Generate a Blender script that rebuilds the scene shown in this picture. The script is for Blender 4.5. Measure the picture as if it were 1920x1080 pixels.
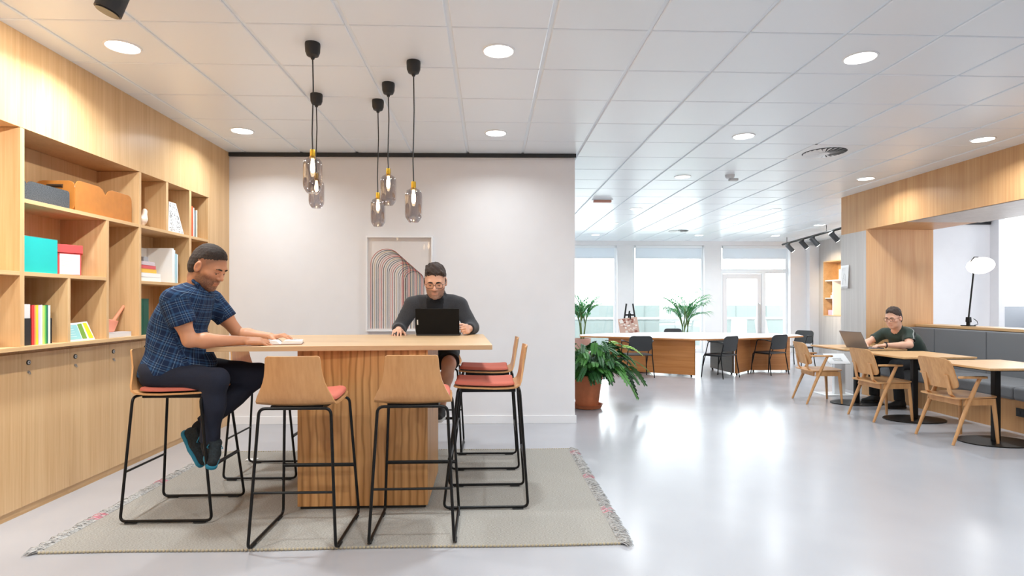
import bpy, bmesh, math, random
import numpy as np
from mathutils import Vector, Matrix

for o in list(bpy.data.objects):
    bpy.data.objects.remove(o)
SC = bpy.context.scene
COL = SC.collection
R = math.radians

# ------------------------------------------------------------------ camera
HC = 1.32
cam_d = bpy.data.cameras.new('camera')
cam = bpy.data.objects.new('camera', cam_d)
COL.objects.link(cam)
cam_d.sensor_fit = 'HORIZONTAL'
cam_d.sensor_width = 36.0
cam_d.lens = 1090.57 * 36.0 / 1920.0
cam_d.shift_y = 27.86 / 1920.0
cam_d.clip_start = 0.05
cam_d.clip_end = 200
cam.location = (0, 0, HC)
cam.rotation_euler = (R(90), 0, -0.0385)
SC.camera = cam

# ------------------------------------------------------------------ exposure, sky
SC.view_settings.view_transform = 'Standard'
SC.view_settings.look = 'None'
SC.view_settings.exposure = 0.42
SC.view_settings.gamma = 1.0
SC.view_settings.use_curve_mapping = False
try:
    SC.cycles.max_bounces = 10
    SC.cycles.diffuse_bounces = 5
    SC.cycles.transparent_max_bounces = 16
    SC.cycles.sample_clamp_indirect = 6.0
    SC.cycles.caustics_reflective = False
    SC.cycles.caustics_refractive = False
except Exception:
    pass
W = bpy.data.worlds.new('sky')
SC.world = W
W.use_nodes = True
bgn = W.node_tree.nodes['Background']
bgn.inputs[0].default_value = (0.93, 0.965, 1.0, 1)
bgn.inputs[1].default_value = 6.0
LIGHT_POWER = 15.0          # one recessed downlight, watts
SHELF_SPOT = 105.0          # black spotlights over the shelves, watts
LIGHT_COL = (0.90, 0.97, 1.0)

# ------------------------------------------------------------------ materials
def lin(c):
    out = []
    for v in c:
        v = v / 255.0
        out.append(v / 12.92 if v <= 0.04045 else ((v + 0.055) / 1.055) ** 2.4)
    return tuple(out)

def rgba(c):
    return lin(c) + (1.0,)

class NT:
    def __init__(s, name):
        s.m = bpy.data.materials.new(name)
        s.m.use_nodes = True
        s.t = s.m.node_tree
        s.b = s.t.nodes['Principled BSDF']
        s.out = s.t.nodes['Material Output']
    def n(s, kind, **kw):
        nd = s.t.nodes.new(kind)
        for k, v in kw.items():
            if k.startswith('i_'):
                nd.inputs[k[2:].replace('_', ' ')].default_value = v
            else:
                setattr(nd, k, v)
        return nd
    def l(s, a, b):
        s.t.links.new(a, b)
    def math(s, op, a, b=None):
        nd = s.n('ShaderNodeMath', operation=op)
        for i, v in enumerate((a, b)):
            if v is None:
                continue
            if isinstance(v, (int, float)):
                nd.inputs[i].default_value = v
            else:
                s.l(v, nd.inputs[i])
        return nd.outputs[0]
    def ramp(s, fac, stops, interp='LINEAR'):
        nd = s.n('ShaderNodeValToRGB')
        cr = nd.color_ramp
        cr.interpolation = interp
        while len(cr.elements) < len(stops):
            cr.elements.new(0.5)
        for e, (p, c) in zip(cr.elements, stops):
            e.position = p
            e.color = c
        s.l(fac, nd.inputs[0])
        return nd.outputs[0]
    def mix(s, fac, a, b, blend='MIX'):
        nd = s.n('ShaderNodeMix', data_type='RGBA', blend_type=blend)
        for sock, v in ((nd.inputs[0], fac), (nd.inputs[6], a), (nd.inputs[7], b)):
            if isinstance(v, (int, float)):
                sock.default_value = v
            elif isinstance(v, tuple):
                sock.default_value = v
            else:
                s.l(v, sock)
        return nd.outputs[2]

def plain(name, col, rough=0.5, metal=0.0, spec=0.5, noise=0.0, nscale=40.0, bump=0.0, sheen=0.0):
    k = NT(name)
    b = k.b
    b.inputs['Base Color'].default_value = rgba(col)
    b.inputs['Roughness'].default_value = rough
    b.inputs['Metallic'].default_value = metal
    b.inputs['Specular IOR Level'].default_value = spec
    if sheen:
        b.inputs['Sheen Weight'].default_value = sheen
    if noise or bump:
        tc = k.n('ShaderNodeTexCoord')
        nz = k.n('ShaderNodeTexNoise', i_Scale=nscale, i_Detail=3.0)
        k.l(tc.outputs['Object'], nz.inputs['Vector'])
        if noise:
            a = tuple(v * (1 - noise) for v in lin(col)) + (1,)
            c = tuple(min(1, v * (1 + noise)) for v in lin(col)) + (1,)
            k.l(k.ramp(nz.outputs[0], [(0.3, a), (0.7, c)]), b.inputs['Base Color'])
        if bump:
            bp = k.n('ShaderNodeBump', i_Strength=bump, i_Distance=0.01)
            k.l(nz.outputs[0], bp.inputs['Height'])
            k.l(bp.outputs[0], b.inputs['Normal'])
    return k.m

def emis(name, col, strength):
    k = NT(name)
    k.b.inputs['Base Color'].default_value = (0.8, 0.8, 0.8, 1)
    k.b.inputs['Emission Color'].default_value = lin(col) + (1,)
    k.b.inputs['Emission Strength'].default_value = strength
    return k.m

def wood(name, dark, light, axis='Z', fine=70.0, rough=0.42, contrast=1.0, spec=0.4, seam=None, wave=0.0):
    """Straight-grained veneer: fibres run along `axis` of the object."""
    k = NT(name)
    tc = k.n('ShaderNodeTexCoord')
    def mp(across, along):
        m = k.n('ShaderNodeMapping')
        sc = [along, along, across] if axis == 'XY' else [across] * 3
        if axis != 'XY':
            sc['XYZ'.index(axis)] = along
        m.inputs['Scale'].default_value = sc
        k.l(tc.outputs['Object'], m.inputs['Vector'])
        return m.outputs[0]
    n1 = k.n('ShaderNodeTexNoise', i_Scale=1.0, i_Detail=4.0, i_Roughness=0.6)
    k.l(mp(fine, fine * 0.022), n1.inputs['Vector'])
    n2 = k.n('ShaderNodeTexNoise', i_Scale=1.0, i_Detail=2.0, i_Distortion=0.4 + wave)
    k.l(mp(9.0, 0.55), n2.inputs['Vector'])
    f = k.math('ADD', k.math('MULTIPLY', n1.outputs[0], 0.55), k.math('MULTIPLY', n2.outputs[0], 0.45))
    w = 0.17 / contrast
    col = k.ramp(f, [(0.5 - w, rgba(dark)), (0.5 + w, rgba(light))])
    if wave:
        wv = k.n('ShaderNodeTexWave', wave_type='BANDS', bands_direction='X')
        wv.inputs['Scale'].default_value = 1.0
        wv.inputs['Distortion'].default_value = 5.0
        wv.inputs['Detail'].default_value = 2.5
        wv.inputs['Detail Scale'].default_value = 0.9
        k.l(mp(6.5, 2.4), wv.inputs['Vector'])
        dk = tuple(v * 0.70 for v in lin(dark)) + (1,)
        col = k.mix(k.ramp(wv.outputs['Fac'], [(0.0, (0.75, 0.75, 0.75, 1)), (0.24, (0.18, 0.18, 0.18, 1)), (0.6, (0, 0, 0, 1))]), col, dk)
    k.l(col, k.b.inputs['Base Color'])
    k.b.inputs['Roughness'].default_value = rough
    k.b.inputs['Specular IOR Level'].default_value = spec
    return k.m

def glass(name, tint, gloss=0.12, rough=0.02, edge=0.5):
    k = NT(name)
    tr = k.n('ShaderNodeBsdfTransparent')
    tr.inputs[0].default_value = tint + (1,)
    gl = k.n('ShaderNodeBsdfGlossy')
    gl.inputs['Roughness'].default_value = rough
    gl.inputs[0].default_value = (1, 1, 1, 1)
    fr = k.n('ShaderNodeLayerWeight', i_Blend=0.35)
    ms = k.n('ShaderNodeMixShader')
    k.l(k.math('ADD', k.math('MULTIPLY', fr.outputs['Facing'], edge), gloss), ms.inputs[0])
    k.l(tr.outputs[0], ms.inputs[1])
    k.l(gl.outputs[0], ms.inputs[2])
    k.l(ms.outputs[0], k.out.inputs['Surface'])
    return k.m

OAK_D, OAK_L = (202, 160, 112), (224, 188, 142)
M = {}
M['oak_z'] = wood('oak veneer upright', OAK_D, OAK_L, 'Z', rough=0.36, spec=0.5)
M['oak_y'] = wood('oak veneer lengthwise', OAK_D, OAK_L, 'Y')
M['oak_x'] = wood('oak veneer crosswise', OAK_D, OAK_L, 'X')
M['oak_top'] = wood('oak table top', (196, 160, 120), (213, 181, 142), 'X', fine=55, rough=0.36)
M['oak_zebra'] = wood('oak bold grain', (168, 116, 64), (214, 164, 108), 'Z', fine=40, wave=0.6, rough=0.4)
M['oak_seat'] = wood('oak plywood shell', (190, 138, 88), (208, 158, 108), 'Z', fine=60, rough=0.38)
M['oak_chair'] = wood('oak chair wood', (190, 138, 88), (216, 166, 114), 'Z', fine=50, rough=0.4)
M['oak_seat_top'] = wood('oak chair seat', (190, 138, 88), (216, 168, 118), 'Y', fine=50, rough=0.4)
M['oak_cafe'] = wood('oak cafe table top', (198, 152, 102), (220, 180, 132), 'Y', fine=50, rough=0.36)
M['oak_wall'] = wood('oak wall panel', (186, 136, 88), (208, 164, 116), 'Z', fine=50, rough=0.38)
M['oak_grey'] = wood('washed grey oak', (178, 172, 168), (198, 192, 188), 'Z', fine=50, rough=0.4)
M['oak_panel_h'] = wood('oak desk panel', (180, 112, 54), (206, 140, 80), 'XY', fine=60, rough=0.42)
M['white_wall'] = plain('white wall paint', (233, 231, 232), 0.75, spec=0.25, noise=0.012, nscale=5)
M['white_trim'] = plain('white trim', (240, 239, 240), 0.5)
M['white_metal'] = plain('white metal', (236, 238, 240), 0.35)
M['black_metal'] = plain('black powder coat', (15, 14, 14), 0.4, spec=0.3)
M['black_plastic'] = plain('black plastic', (38, 38, 39), 0.45)
M['charcoal'] = plain('charcoal shell', (52, 53, 55), 0.5)
M['coral'] = plain('coral seat fabric', (198, 106, 88), 0.8, noise=0.06, nscale=300, bump=0.15)
M['brass'] = plain('brass', (214, 168, 60), 0.28, metal=1.0)
M['steel'] = plain('brushed steel', (190, 190, 190), 0.3, metal=1.0)
M['grey_fabric'] = plain('grey upholstery', (112, 114, 118), 0.9, noise=0.22, nscale=420, bump=0.25, sheen=0.2)
M['felt'] = plain('grey felt', (70, 73, 77), 0.95, noise=0.45, nscale=160, bump=0.3)
M['tan'] = plain('tan leather', (186, 118, 52), 0.5, noise=0.06, nscale=20)
M['smoke_glass'] = glass('smoked glass', (0.60, 0.57, 0.58), 0.05)
M['pane'] = glass('window pane', (0.95, 0.975, 0.97), 0.02, 0.0, 0.25)
M['lens_glass'] = glass('spectacle lens', (0.9, 0.9, 0.9), 0.04)
M['lamp_disc'] = emis('downlight diffuser', (255, 251, 244), 9.0)
M['bulb'] = emis('warm bulb', (255, 226, 178), 20.0)
M['globe'] = emis('lamp globe', (255, 246, 236), 3.0)
M['paper'] = plain('white paper', (240, 240, 240), 0.7)
M['terracotta'] = plain('terracotta', (196, 112, 70), 0.65, noise=0.08, nscale=12)
M['soil'] = plain('potting soil', (58, 44, 34), 0.95, noise=0.4, nscale=90, bump=0.6)

def floor_mat():
    k = NT('grey resin floor')
    tc = k.n('ShaderNodeTexCoord')
    n1 = k.n('ShaderNodeTexNoise', i_Scale=0.9, i_Detail=3.0)
    k.l(tc.outputs['Object'], n1.inputs['Vector'])
    k.l(k.ramp(n1.outputs[0], [(0.3, rgba((170, 170, 175))), (0.7, rgba((180, 180, 185)))]), k.b.inputs['Base Color'])
    n2 = k.n('ShaderNodeTexNoise', i_Scale=2.2, i_Detail=4.0)
    k.l(tc.outputs['Object'], n2.inputs['Vector'])
    k.l(k.math('ADD', k.math('MULTIPLY', n2.outputs[0], 0.10), 0.17), k.b.inputs['Roughness'])
    k.b.inputs['Specular IOR Level'].default_value = 0.5
    return k.m
M['floor'] = floor_mat()

def ceiling_mat():
    k = NT('satin white metal ceiling')
    k.b.inputs['Base Color'].default_value = rgba((234, 240, 245))
    k.b.inputs['Roughness'].default_value = 0.3
    k.b.inputs['Specular IOR Level'].default_value = 0.55
    return k.m
M['ceiling'] = ceiling_mat()
M['ceiling_gap'] = plain('ceiling gap', (236, 242, 247), 0.6)

def rug_mat():
    k = NT('woven wool rug')
    tc = k.n('ShaderNodeTexCoord')
    m = k.n('ShaderNodeMapping')
    m.inputs['Scale'].default_value = (60, 200, 1)
    k.l(tc.outputs['Object'], m.inputs['Vector'])
    n1 = k.n('ShaderNodeTexNoise', i_Scale=1.6, i_Detail=2.0)
    k.l(m.outputs[0], n1.inputs['Vector'])
    n2 = k.n('ShaderNodeTexNoise', i_Scale=2.0, i_Detail=3.0)
    k.l(tc.outputs['Object'], n2.inputs['Vector'])
    c = k.ramp(n1.outputs[0], [(0.3, rgba((132, 128, 121))), (0.7, rgba((186, 181, 173)))])
    c = k.mix(k.ramp(n2.outputs[0], [(0.35, (0, 0, 0, 1)), (0.7, (0.35, 0.35, 0.35, 1))]), c, rgba((158, 155, 150)))
    k.l(c, k.b.inputs['Base Color'])
    k.b.inputs['Roughness'].default_value = 0.95
    k.b.inputs['Specular IOR Level'].default_value = 0.1
    bp = k.n('ShaderNodeBump', i_Strength=0.5, i_Distance=0.004)
    k.l(n1.outputs[0], bp.inputs['Height'])
    k.l(bp.outputs[0], k.b.inputs['Normal'])
    return k.m
M['rug'] = rug_mat()
M['fringe'] = plain('grey wool fringe', (178, 176, 174), 0.95, noise=0.25, nscale=60)
M['rose'] = plain('rose wool', (206, 140, 150), 0.95)

# ------------------------------------------------------------------ mesh helpers
class MB:
    """Collects shapes, then links them as ONE mesh object."""
    def __init__(s):
        s.v, s.f, s.mi = [], [], []
        s.cur = 0
    def add(s, vs, fs, T=None):
        o = len(s.v)
        if T is not None:
            vs = [T @ Vector(p) for p in vs]
        s.v += [tuple(p) for p in vs]
        s.f += [tuple(i + o for i in f) for f in fs]
        s.mi += [s.cur] * len(fs)
        return s
    def box(s, x0, x1, y0, y1, z0, z1, T=None):
        vs = [(x0, y0, z0), (x1, y0, z0), (x1, y1, z0), (x0, y1, z0), (x0, y0, z1), (x1, y0, z1), (x1, y1, z1), (x0, y1, z1)]
        fs = [(3, 2, 1, 0), (4, 5, 6, 7), (0, 1, 5, 4), (1, 2, 6, 5), (2, 3, 7, 6), (3, 0, 4, 7)]
        return s.add(vs, fs, T)
    def prism(s, pts, z0, z1, T=None):
        """pts: counter-clockwise outline in xy, extruded z0..z1"""
        n = len(pts)
        vs = [(p[0], p[1], z0) for p in pts] + [(p[0], p[1], z1) for p in pts]
        fs = [tuple(range(n))[::-1], tuple(range(n, 2 * n))]
        fs += [(i, (i + 1) % n, (i + 1) % n + n, i + n) for i in range(n)]
        return s.add(vs, fs, T)
    def ring(s, c, d, r, n=12, ref=None):
        d = Vector(d).normalized()
        a = Vector(ref) if ref is not None else (Vector((0, 0, 1)) if abs(d.z) < 0.9 else Vector((1, 0, 0)))
        u = (a - d * a.dot(d)).normalized()
        w = d.cross(u)
        return [Vector(c) + (u * math.cos(2 * math.pi * i / n) + w * math.sin(2 * math.pi * i / n)) * r for i in range(n)], u
    def tube(s, pts, r, n=10, closed=False, T=None, caps=True):
        pts = [Vector(p) for p in pts]
        m = len(pts)
        rr = list(r) if isinstance(r, (list, tuple)) else [r] * m
        vs, ref = [], None
        for i, p in enumerate(pts):
            if closed:
                d = (pts[(i + 1) % m] - pts[i - 1])
            else:
                d = (pts[min(i + 1, m - 1)] - pts[max(i - 1, 0)])
            rg, ref = s.ring(p, d, rr[i], n, ref)
            vs += rg
        fs = []
        for i in range(m if closed else m - 1):
            a, b = i * n, ((i + 1) % m) * n
            for j in range(n):
                fs.append((a + j, a + (j + 1) % n, b + (j + 1) % n, b + j))
        if caps and not closed:
            fs.append(tuple(range(n))[::-1])
            fs.append(tuple(range((m - 1) * n, m * n)))
        return s.add(vs, fs, T)
    def lathe(s, prof, n=32, T=None, caps=False):
        """prof: list of (r, z)"""
        vs, fs = [], []
        for r, z in prof:
            vs += [(r * math.cos(2 * math.pi * i / n), r * math.sin(2 * math.pi * i / n), z) for i in range(n)]
        for k in range(len(prof) - 1):
            a, b = k * n, (k + 1) * n
            for j in range(n):
                fs.append((a + j, a + (j + 1) % n, b + (j + 1) % n, b + j))
        if caps:
            fs.append(tuple(range(n))[::-1])
            fs.append(tuple(range((len(prof) - 1) * n, len(prof) * n)))
        return s.add(vs, fs, T)
    def ellipsoid(s, c, r, n=20, m=12, T=None):
        vs, fs = [], []
        for k in range(m + 1):
            th = math.pi * k / m
            for j in range(n):
                ph = 2 * math.pi * j / n
                vs.append((c[0] + r[0] * math.sin(th) * math.cos(ph), c[1] + r[1] * math.sin(th) * math.sin(ph), c[2] - r[2] * math.cos(th)))
        for k in range(m):
            for j in range(n):
                a, b = k * n, (k + 1) * n
                fs.append((a + j, a + (j + 1) % n, b + (j + 1) % n, b + j))
        return s.add(vs, fs, T)
    def build(s, name, mat, parent=None, smooth=False, bevel=0.0, seg=2, T=None, angle=35):
        me = bpy.data.meshes.new(name)
        me.from_pydata([tuple(T @ Vector(p)) for p in s.v] if T is not None else s.v, [], s.f)
        for m in (mat if isinstance(mat, (list, tuple)) else [mat]):
            me.materials.append(M[m] if isinstance(m, str) else m)
        if any(s.mi):
            me.polygons.foreach_set('material_index', s.mi)
        bm = bmesh.new()
        bm.from_mesh(me)
        bmesh.ops.remove_doubles(bm, verts=bm.verts, dist=1e-5)
        bmesh.ops.recalc_face_normals(bm, faces=bm.faces)
        bm.to_mesh(me)
        bm.free()
        o = bpy.data.objects.new(name, me)
        COL.objects.link(o)
        if parent is not None:
            o.parent = parent
        if smooth:
            me.polygons.foreach_set('use_smooth', [True] * len(me.polygons))
            try:
                me.set_sharp_from_angle(angle=R(angle))
            except Exception:
                pass
        if bevel:
            md = o.modifiers.new('bevel', 'BEVEL')
            md.width = bevel
            md.segments = seg
            md.limit_method = 'ANGLE'
            md.angle_limit = R(40)
        return o

def fillet(pts, r, n=5):
    """Rounds the inner corners of a polyline."""
    pts = [Vector(p) for p in pts]
    out = [pts[0]]
    for i in range(1, len(pts) - 1):
        p, a, b = pts[i], pts[i - 1], pts[i + 1]
        u, v = (a - p), (b - p)
        q = min(r, u.length * 0.49, v.length * 0.49)
        s0, s1 = p + u.normalized() * q, p + v.normalized() * q
        for k in range(n + 1):
            t = k / n
            out.append(s0 * (1 - t) ** 2 + p * 2 * t * (1 - t) + s1 * t * t)
    out.append(pts[-1])
    return out

def tag(o, label, cat, group=None):
    o['label'] = label
    o['category'] = cat
    if group:
        o['group'] = group
    return o

def thing(name, label, cat, loc=(0, 0, 0), rotz=0.0, group=None):
    o = bpy.data.objects.new(name, None)
    COL.objects.link(o)
    o.empty_display_size = 0.1
    o.location = loc
    o.rotation_euler = (0, 0, rotz)
    return tag(o, label, cat, group)

def struct(o):
    o['kind'] = 'structure'
    return o

def dup(root, loc, rotz, label, group=None):
    def cp(o, parent):
        c = o.copy()
        COL.objects.link(c)
        if parent is not None:
            c.parent = parent
        for ch in o.children:
            cp(ch, c)
        return c
    r = cp(root, None)
    r.location = loc
    r.rotation_euler = (0, 0, rotz)
    r['label'] = label
    if group:
        r['group'] = group
    return r

def rounded_rect(w, h, r, n=5):
    pts = []
    for cx, cy, a0 in ((w / 2 - r, h / 2 - r, 0), (-w / 2 + r, h / 2 - r, 90), (-w / 2 + r, -h / 2 + r, 180), (w / 2 - r, -h / 2 + r, 270)):
        for k in range(n + 1):
            a = R(a0 + 90 * k / n)
            pts.append((cx + r * math.cos(a), cy + r * math.sin(a)))
    return pts

def frame_T(origin, x, y, z):
    m = Matrix.Identity(4)
    for i, a in enumerate((x, y, z)):
        a = Vector(a)
        m[0][i], m[1][i], m[2][i] = a
    m.translation = Vector(origin)
    return m

# ================================================================== THE SETTING
CZ = 2.95
b = MB()
b.box(-3.2, 11.5, -3.0, 15.5, -0.12, 0)
struct(b.build('floor', 'floor'))

# suspended ceiling: pressed metal tiles on a grid
b = MB()
b.box(-3.2, 11.5, -3.0, 15.5, CZ + 0.012, CZ + 0.10)
b.cur = 1
TX0, TY0, TS = -0.238, 3.4515, 0.6
for i in range(-5, 20):
    for j in range(-11, 21):
        x0, x1 = TX0 + i * TS + 0.013, TX0 + (i + 1) * TS - 0.013
        y0, y1 = TY0 + j * TS + 0.005, TY0 + (j + 1) * TS - 0.005
        x0, x1 = max(x0, -2.84), min(x1, 11.4)
        if x1 - x0 < 0.03:
            continue
        e = 0.006
        vs = [(x0, y0, CZ + 0.012), (x1, y0, CZ + 0.012), (x1, y1, CZ + 0.012), (x0, y1, CZ + 0.012),
              (x0, y0, CZ + 0.004), (x1, y0, CZ + 0.004), (x1, y1, CZ + 0.004), (x0, y1, CZ + 0.004),
              (x0 + e, y0 + e, CZ), (x1 - e, y0 + e, CZ), (x1 - e, y1 - e, CZ), (x0 + e, y1 - e, CZ)]
        fs = [(0, 4, 5, 1), (1, 5, 6, 2), (2, 6, 7, 3), (3, 7, 4, 0), (4, 8, 9, 5), (5, 9, 10, 6), (6, 10, 11, 7), (7, 11, 8, 4), (8, 11, 10, 9)]
        b.add(vs, fs)
struct(b.build('ceiling', ['ceiling_gap', 'ceiling']))

# white partition behind the high table
BW = [(-3.2, 6.437), (0.935, 6.352), (0.935, 6.5), (-3.2, 6.58)]
b = MB()
b.prism(BW, 0, CZ)
struct(b.build('wall_back', 'white_wall'))
b = MB()
b.prism([(-2.82, 6.40), (0.945, 6.322), (0.945, 6.35), (-2.82, 6.428)], CZ - 0.042, CZ - 0.002)
struct(b.build('trim_1', 'black_plastic'))
b = MB()
b.prism([(-2.9, 6.416), (0.95, 6.337), (0.95, 6.351), (-2.9, 6.43)], 0, 0.088)
struct(b.build('baseboard_back', 'white_trim', bevel=0.003))

# oak wall on the left: header over the shelves, end strip, back
b = MB()
b.box(-3.2, -2.825, -2.6, 5.977, 2.38, CZ)
struct(b.build('trim_header', 'oak_z'))
b = MB()
b.box(-3.2, -2.825, 5.979, 6.43, 0.0, CZ)
struct(b.build('trim_endpanel', 'oak_z'))
b = MB()
b.box(-3.2, -3.162, -2.6, 5.979, 0, 2.38)
struct(b.build('wall_left', 'oak_z'))
b = MB()
b.box(-3.16, -2.825, -2.6, 2.34, 0, 2.38)
struct(b.build('trim_pier', 'oak_z'))

# oak portal on the right
b = MB()
b.cur = 0
b.box(5.45, 6.45, 2.6, 8.22, 2.384, CZ)
b.box(5.452, 6.45, 8.22, 8.82, 0, CZ)
b.box(5.45, 6.45, 1.9, 2.6, 0, CZ)
b.cur = 1
b.box(5.448, 6.30, 8.224, 8.824, 0, 2.37)
b.box(5.46, 6.452, 2.6, 7.4, 2.376, 2.385)
struct(b.build('wall_right', ['oak_wall', 'oak_grey']))
b = MB()
b.box(5.45, 5.6, -2.6, 1.9, 0, CZ)  # unseen wall, added to stop sky light leaking in from the right
b.box(6.3, 6.55, 1.9, 2.6, 0, CZ)
struct(b.build('wall_right_light_block', 'white_wall'))
b = MB()
b.box(-3.2, 5.6, -2.9, -2.75, 0, CZ)  # unseen wall behind the camera, added to hold back daylight
struct(b.build('wall_rear_light_block', 'white_wall'))
b = MB()
b.box(6.30, 6.52, 2.6, 8.22, 0, 0.975)
struct(b.build('wall_low', 'oak_wall'))
b = MB()
b.box(6.18, 6.54, 2.6, 8.22, 0.977, 1.012)
struct(b.build('trim_ledge', 'oak_y', bevel=0.003))
b = MB()
b.box(6.40, 6.46, 6.44, 6.50, 1.012, 2.384)
struct(b.build('trim_post', 'black_plastic'))

# room beyond the portal
b = MB()
b.box(7.5, 10.05, 11.2, 11.35, 0, CZ)
b.box(9.95, 10.07, 11.0, 11.2, 0, CZ)
struct(b.build('wall_beyond', 'white_wall'))
b = MB()
b.box(7.5, 9.94, 11.165, 11.199, CZ - 0.075, CZ - 0.02)
struct(b.build('trim_beyond', 'black_plastic'))
b = MB()
b.box(11.3, 11.45, 1.9, 9.9, 0, CZ)  # unseen full-height stretch, added to keep sky light out of the side room
b.box(11.3, 11.45, 9.9, 11.6, 0, 1.25)
b.box(10.07, 11.45, 11.5, 11.6, 0, 1.25)
struct(b.build('wall_parapet_and_block', plain('grey parapet', (150, 154, 160), 0.8)))

# back room side walls
b = MB()
b.box(0.44, 0.56, 6.5, 15.3, 0, CZ)
struct(b.build('wall_side', 'white_wall'))

# oak wall with a shelf niche
NY0, NY1, NZ0, NZ1 = 13.05, 14.79, 0.985, 2.39
b = MB()
b.cur = 0
b.box(8.67, 8.80, 11.35, NY0, 0, CZ)
b.box(8.67, 8.80, NY1, 15.4, 0, CZ)
b.box(8.67, 8.80, NY0, NY1, 0, NZ0)
b.box(8.67, 8.80, NY0, NY1, NZ1, CZ)
struct(b.build('wall_niche', 'oak_grey'))
b = MB()
b.box(9.03, 9.06, NY0 + .001, NY1 - .001, NZ0 + .001, NZ1 - .001)
b.box(8.66, 9.029, NY0 + .001, NY0 + .025, NZ0 + .001, NZ1 - .001)
b.box(8.66, 9.029, NY1 - .025, NY1 - .001, NZ0 + .001, NZ1 - .001)
b.box(8.66, 9.029, NY0 + .026, NY1 - .026, NZ0 + .001, NZ0 + .02)
b.box(8.66, 9.029, NY0 + .026, NY1 - .026, NZ1 - .025, NZ1 - .001)
struct(b.build('trim_niche', 'oak_y'))

# window wall at the far end
FY = 15.3
b = MB()
b.box(0.56, 8.8, FY - 0.12, FY + 0.25, 2.84, CZ)
b.box(3.36, 3.80, FY - 0.10, FY + 0.25, 0, 2.84)
b.box(5.69, 6.14, FY - 0.10, FY + 0.25, 0, 2.84)
b.box(7.99, 8.42, FY - 0.14, FY + 0.25, 0, 2.84)
b.box(8.42, 8.67, FY - 0.30, FY + 0.25, 0, 2.84)
b.box(0.7, 8.8, FY, FY + 0.25, -0.1, 0.05)
struct(b.build('wall_far', 'white_wall'))

def window(num, x0, x1, z0, z1, cols=(), rows=()):
    e = bpy.data.objects.new('window_%d' % num, None)
    COL.objects.link(e)
    e.location = ((x0 + x1) / 2, FY, z0)
    struct(e)
    hw, h, t = (x1 - x0) / 2, z1 - z0, 0.055
    f = MB()
    f.box(-hw, -hw + t, 0.02, 0.10, 0, h)
    f.box(hw - t, hw, 0.02, 0.10, 0, h)
    f.box(-hw + t, hw - t, 0.02, 0.10, 0, t)
    f.box(-hw + t, hw - t, 0.02, 0.10, h - t, h)
    for c in cols:
        f.box(c - x0 - hw - 0.03, c - x0 - hw + 0.03, 0.01, 0.105, t, h - t)
    for r_ in rows:
        f.box(-hw, hw, 0.0, 0.10, r_ - z0 - 0.03, r_ - z0 + 0.03)
    f.build('window_frame', 'white_metal', e, bevel=0.004)
    g = MB()
    g.box(-hw + 0.02, hw - 0.02, 0.055, 0.063, 0.02, h - 0.02)
    g.build('window_pane', 'pane', e)
    return e
window(1, 0.68, 3.36, 0.05, 2.84, cols=(2.0,))
window(2, 3.80, 5.69, 0.05, 2.84)
window(3, 7.34, 7.99, 0.05, 2.17)
window(4, 6.14, 7.99, 2.17, 2.84)

# glazed door
d = bpy.data.objects.new('door_1', None)
COL.objects.link(d)
d.location = (6.14, FY, 0.0)
struct(d)
f = MB()
f.box(0.0, 0.07, -0.03, 0.1, 0.05, 2.17)
f.box(1.13, 1.20, -0.03, 0.1, 0.05, 2.17)
f.box(0.07, 1.13, -0.03, 0.1, 2.10, 2.17)
f.build('door_frame', 'white_metal', d, bevel=0.003)
f = MB()
f.box(0.08, 0.19, -0.02, 0.05, 0.06, 2.09)
f.box(1.01, 1.12, -0.02, 0.05, 0.06, 2.09)
f.box(0.19, 1.01, -0.02, 0.05, 0.06, 0.22)
f.box(0.19, 1.01, -0.02, 0.05, 1.96, 2.09)
f.build('door_leaf', plain('door paint', (228, 224, 224), 0.4), d, bevel=0.004)
f = MB()
f.box(0.191, 1.009, 0.012, 0.02, 0.221, 1.959)
f.build('door_pane', 'pane', d)
f = MB()
f.tube(fillet([(1.055, -0.02, 1.30), (1.055, -0.09, 1.30), (1.055, -0.09, 0.35), (1.055, -0.02, 0.35)], 0.04), 0.016)
f.build('door_handle', 'steel', d, smooth=True)

def blind_mat():
    k = NT('roller blind cloth')
    k.b.inputs['Base Color'].default_value = rgba((232, 236, 240))
    k.b.inputs['Roughness'].default_value = 0.9
    tl_ = k.n('ShaderNodeBsdfTranslucent')
    tl_.inputs[0].default_value = rgba((222, 228, 234))
    ms = k.n('ShaderNodeMixShader')
    ms.inputs[0].default_value = 0.30
    k.l(k.b.outputs[0], ms.inputs[1]); k.l(tl_.outputs[0], ms.inputs[2])
    k.l(ms.outputs[0], k.out.inputs['Surface'])
    return k.m
blind_m = blind_mat()
def blind(x0, x1, label):
    t = thing('roller_blind', label, 'blind', ((x0 + x1) / 2, FY - 0.03, 2.84), 0, 'roller blinds over the far windows')
    w = (x1 - x0) / 2
    q = MB(); q.box(-w, w, -0.004, 0.004, -0.33, -0.05); q.build('blind_cloth', blind_m, t)
    q = MB(); q.box(-w, w, -0.012, 0.012, -0.35, -0.325); q.build('bottom_bar', 'white_metal', t, bevel=0.004)
    q = MB(); q.box(-w, w, -0.05, 0.03, -0.07, -0.002); q.build('cassette', 'white_metal', t, bevel=0.006)
blind(0.74, 3.30, 'pale roller blind rolled up above the far window beside the leftmost palm')
blind(3.86, 5.63, 'pale roller blind rolled up above the window behind the middle palm')
blind(6.20, 7.93, 'pale roller blind rolled up above the glazed terrace door')

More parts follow.
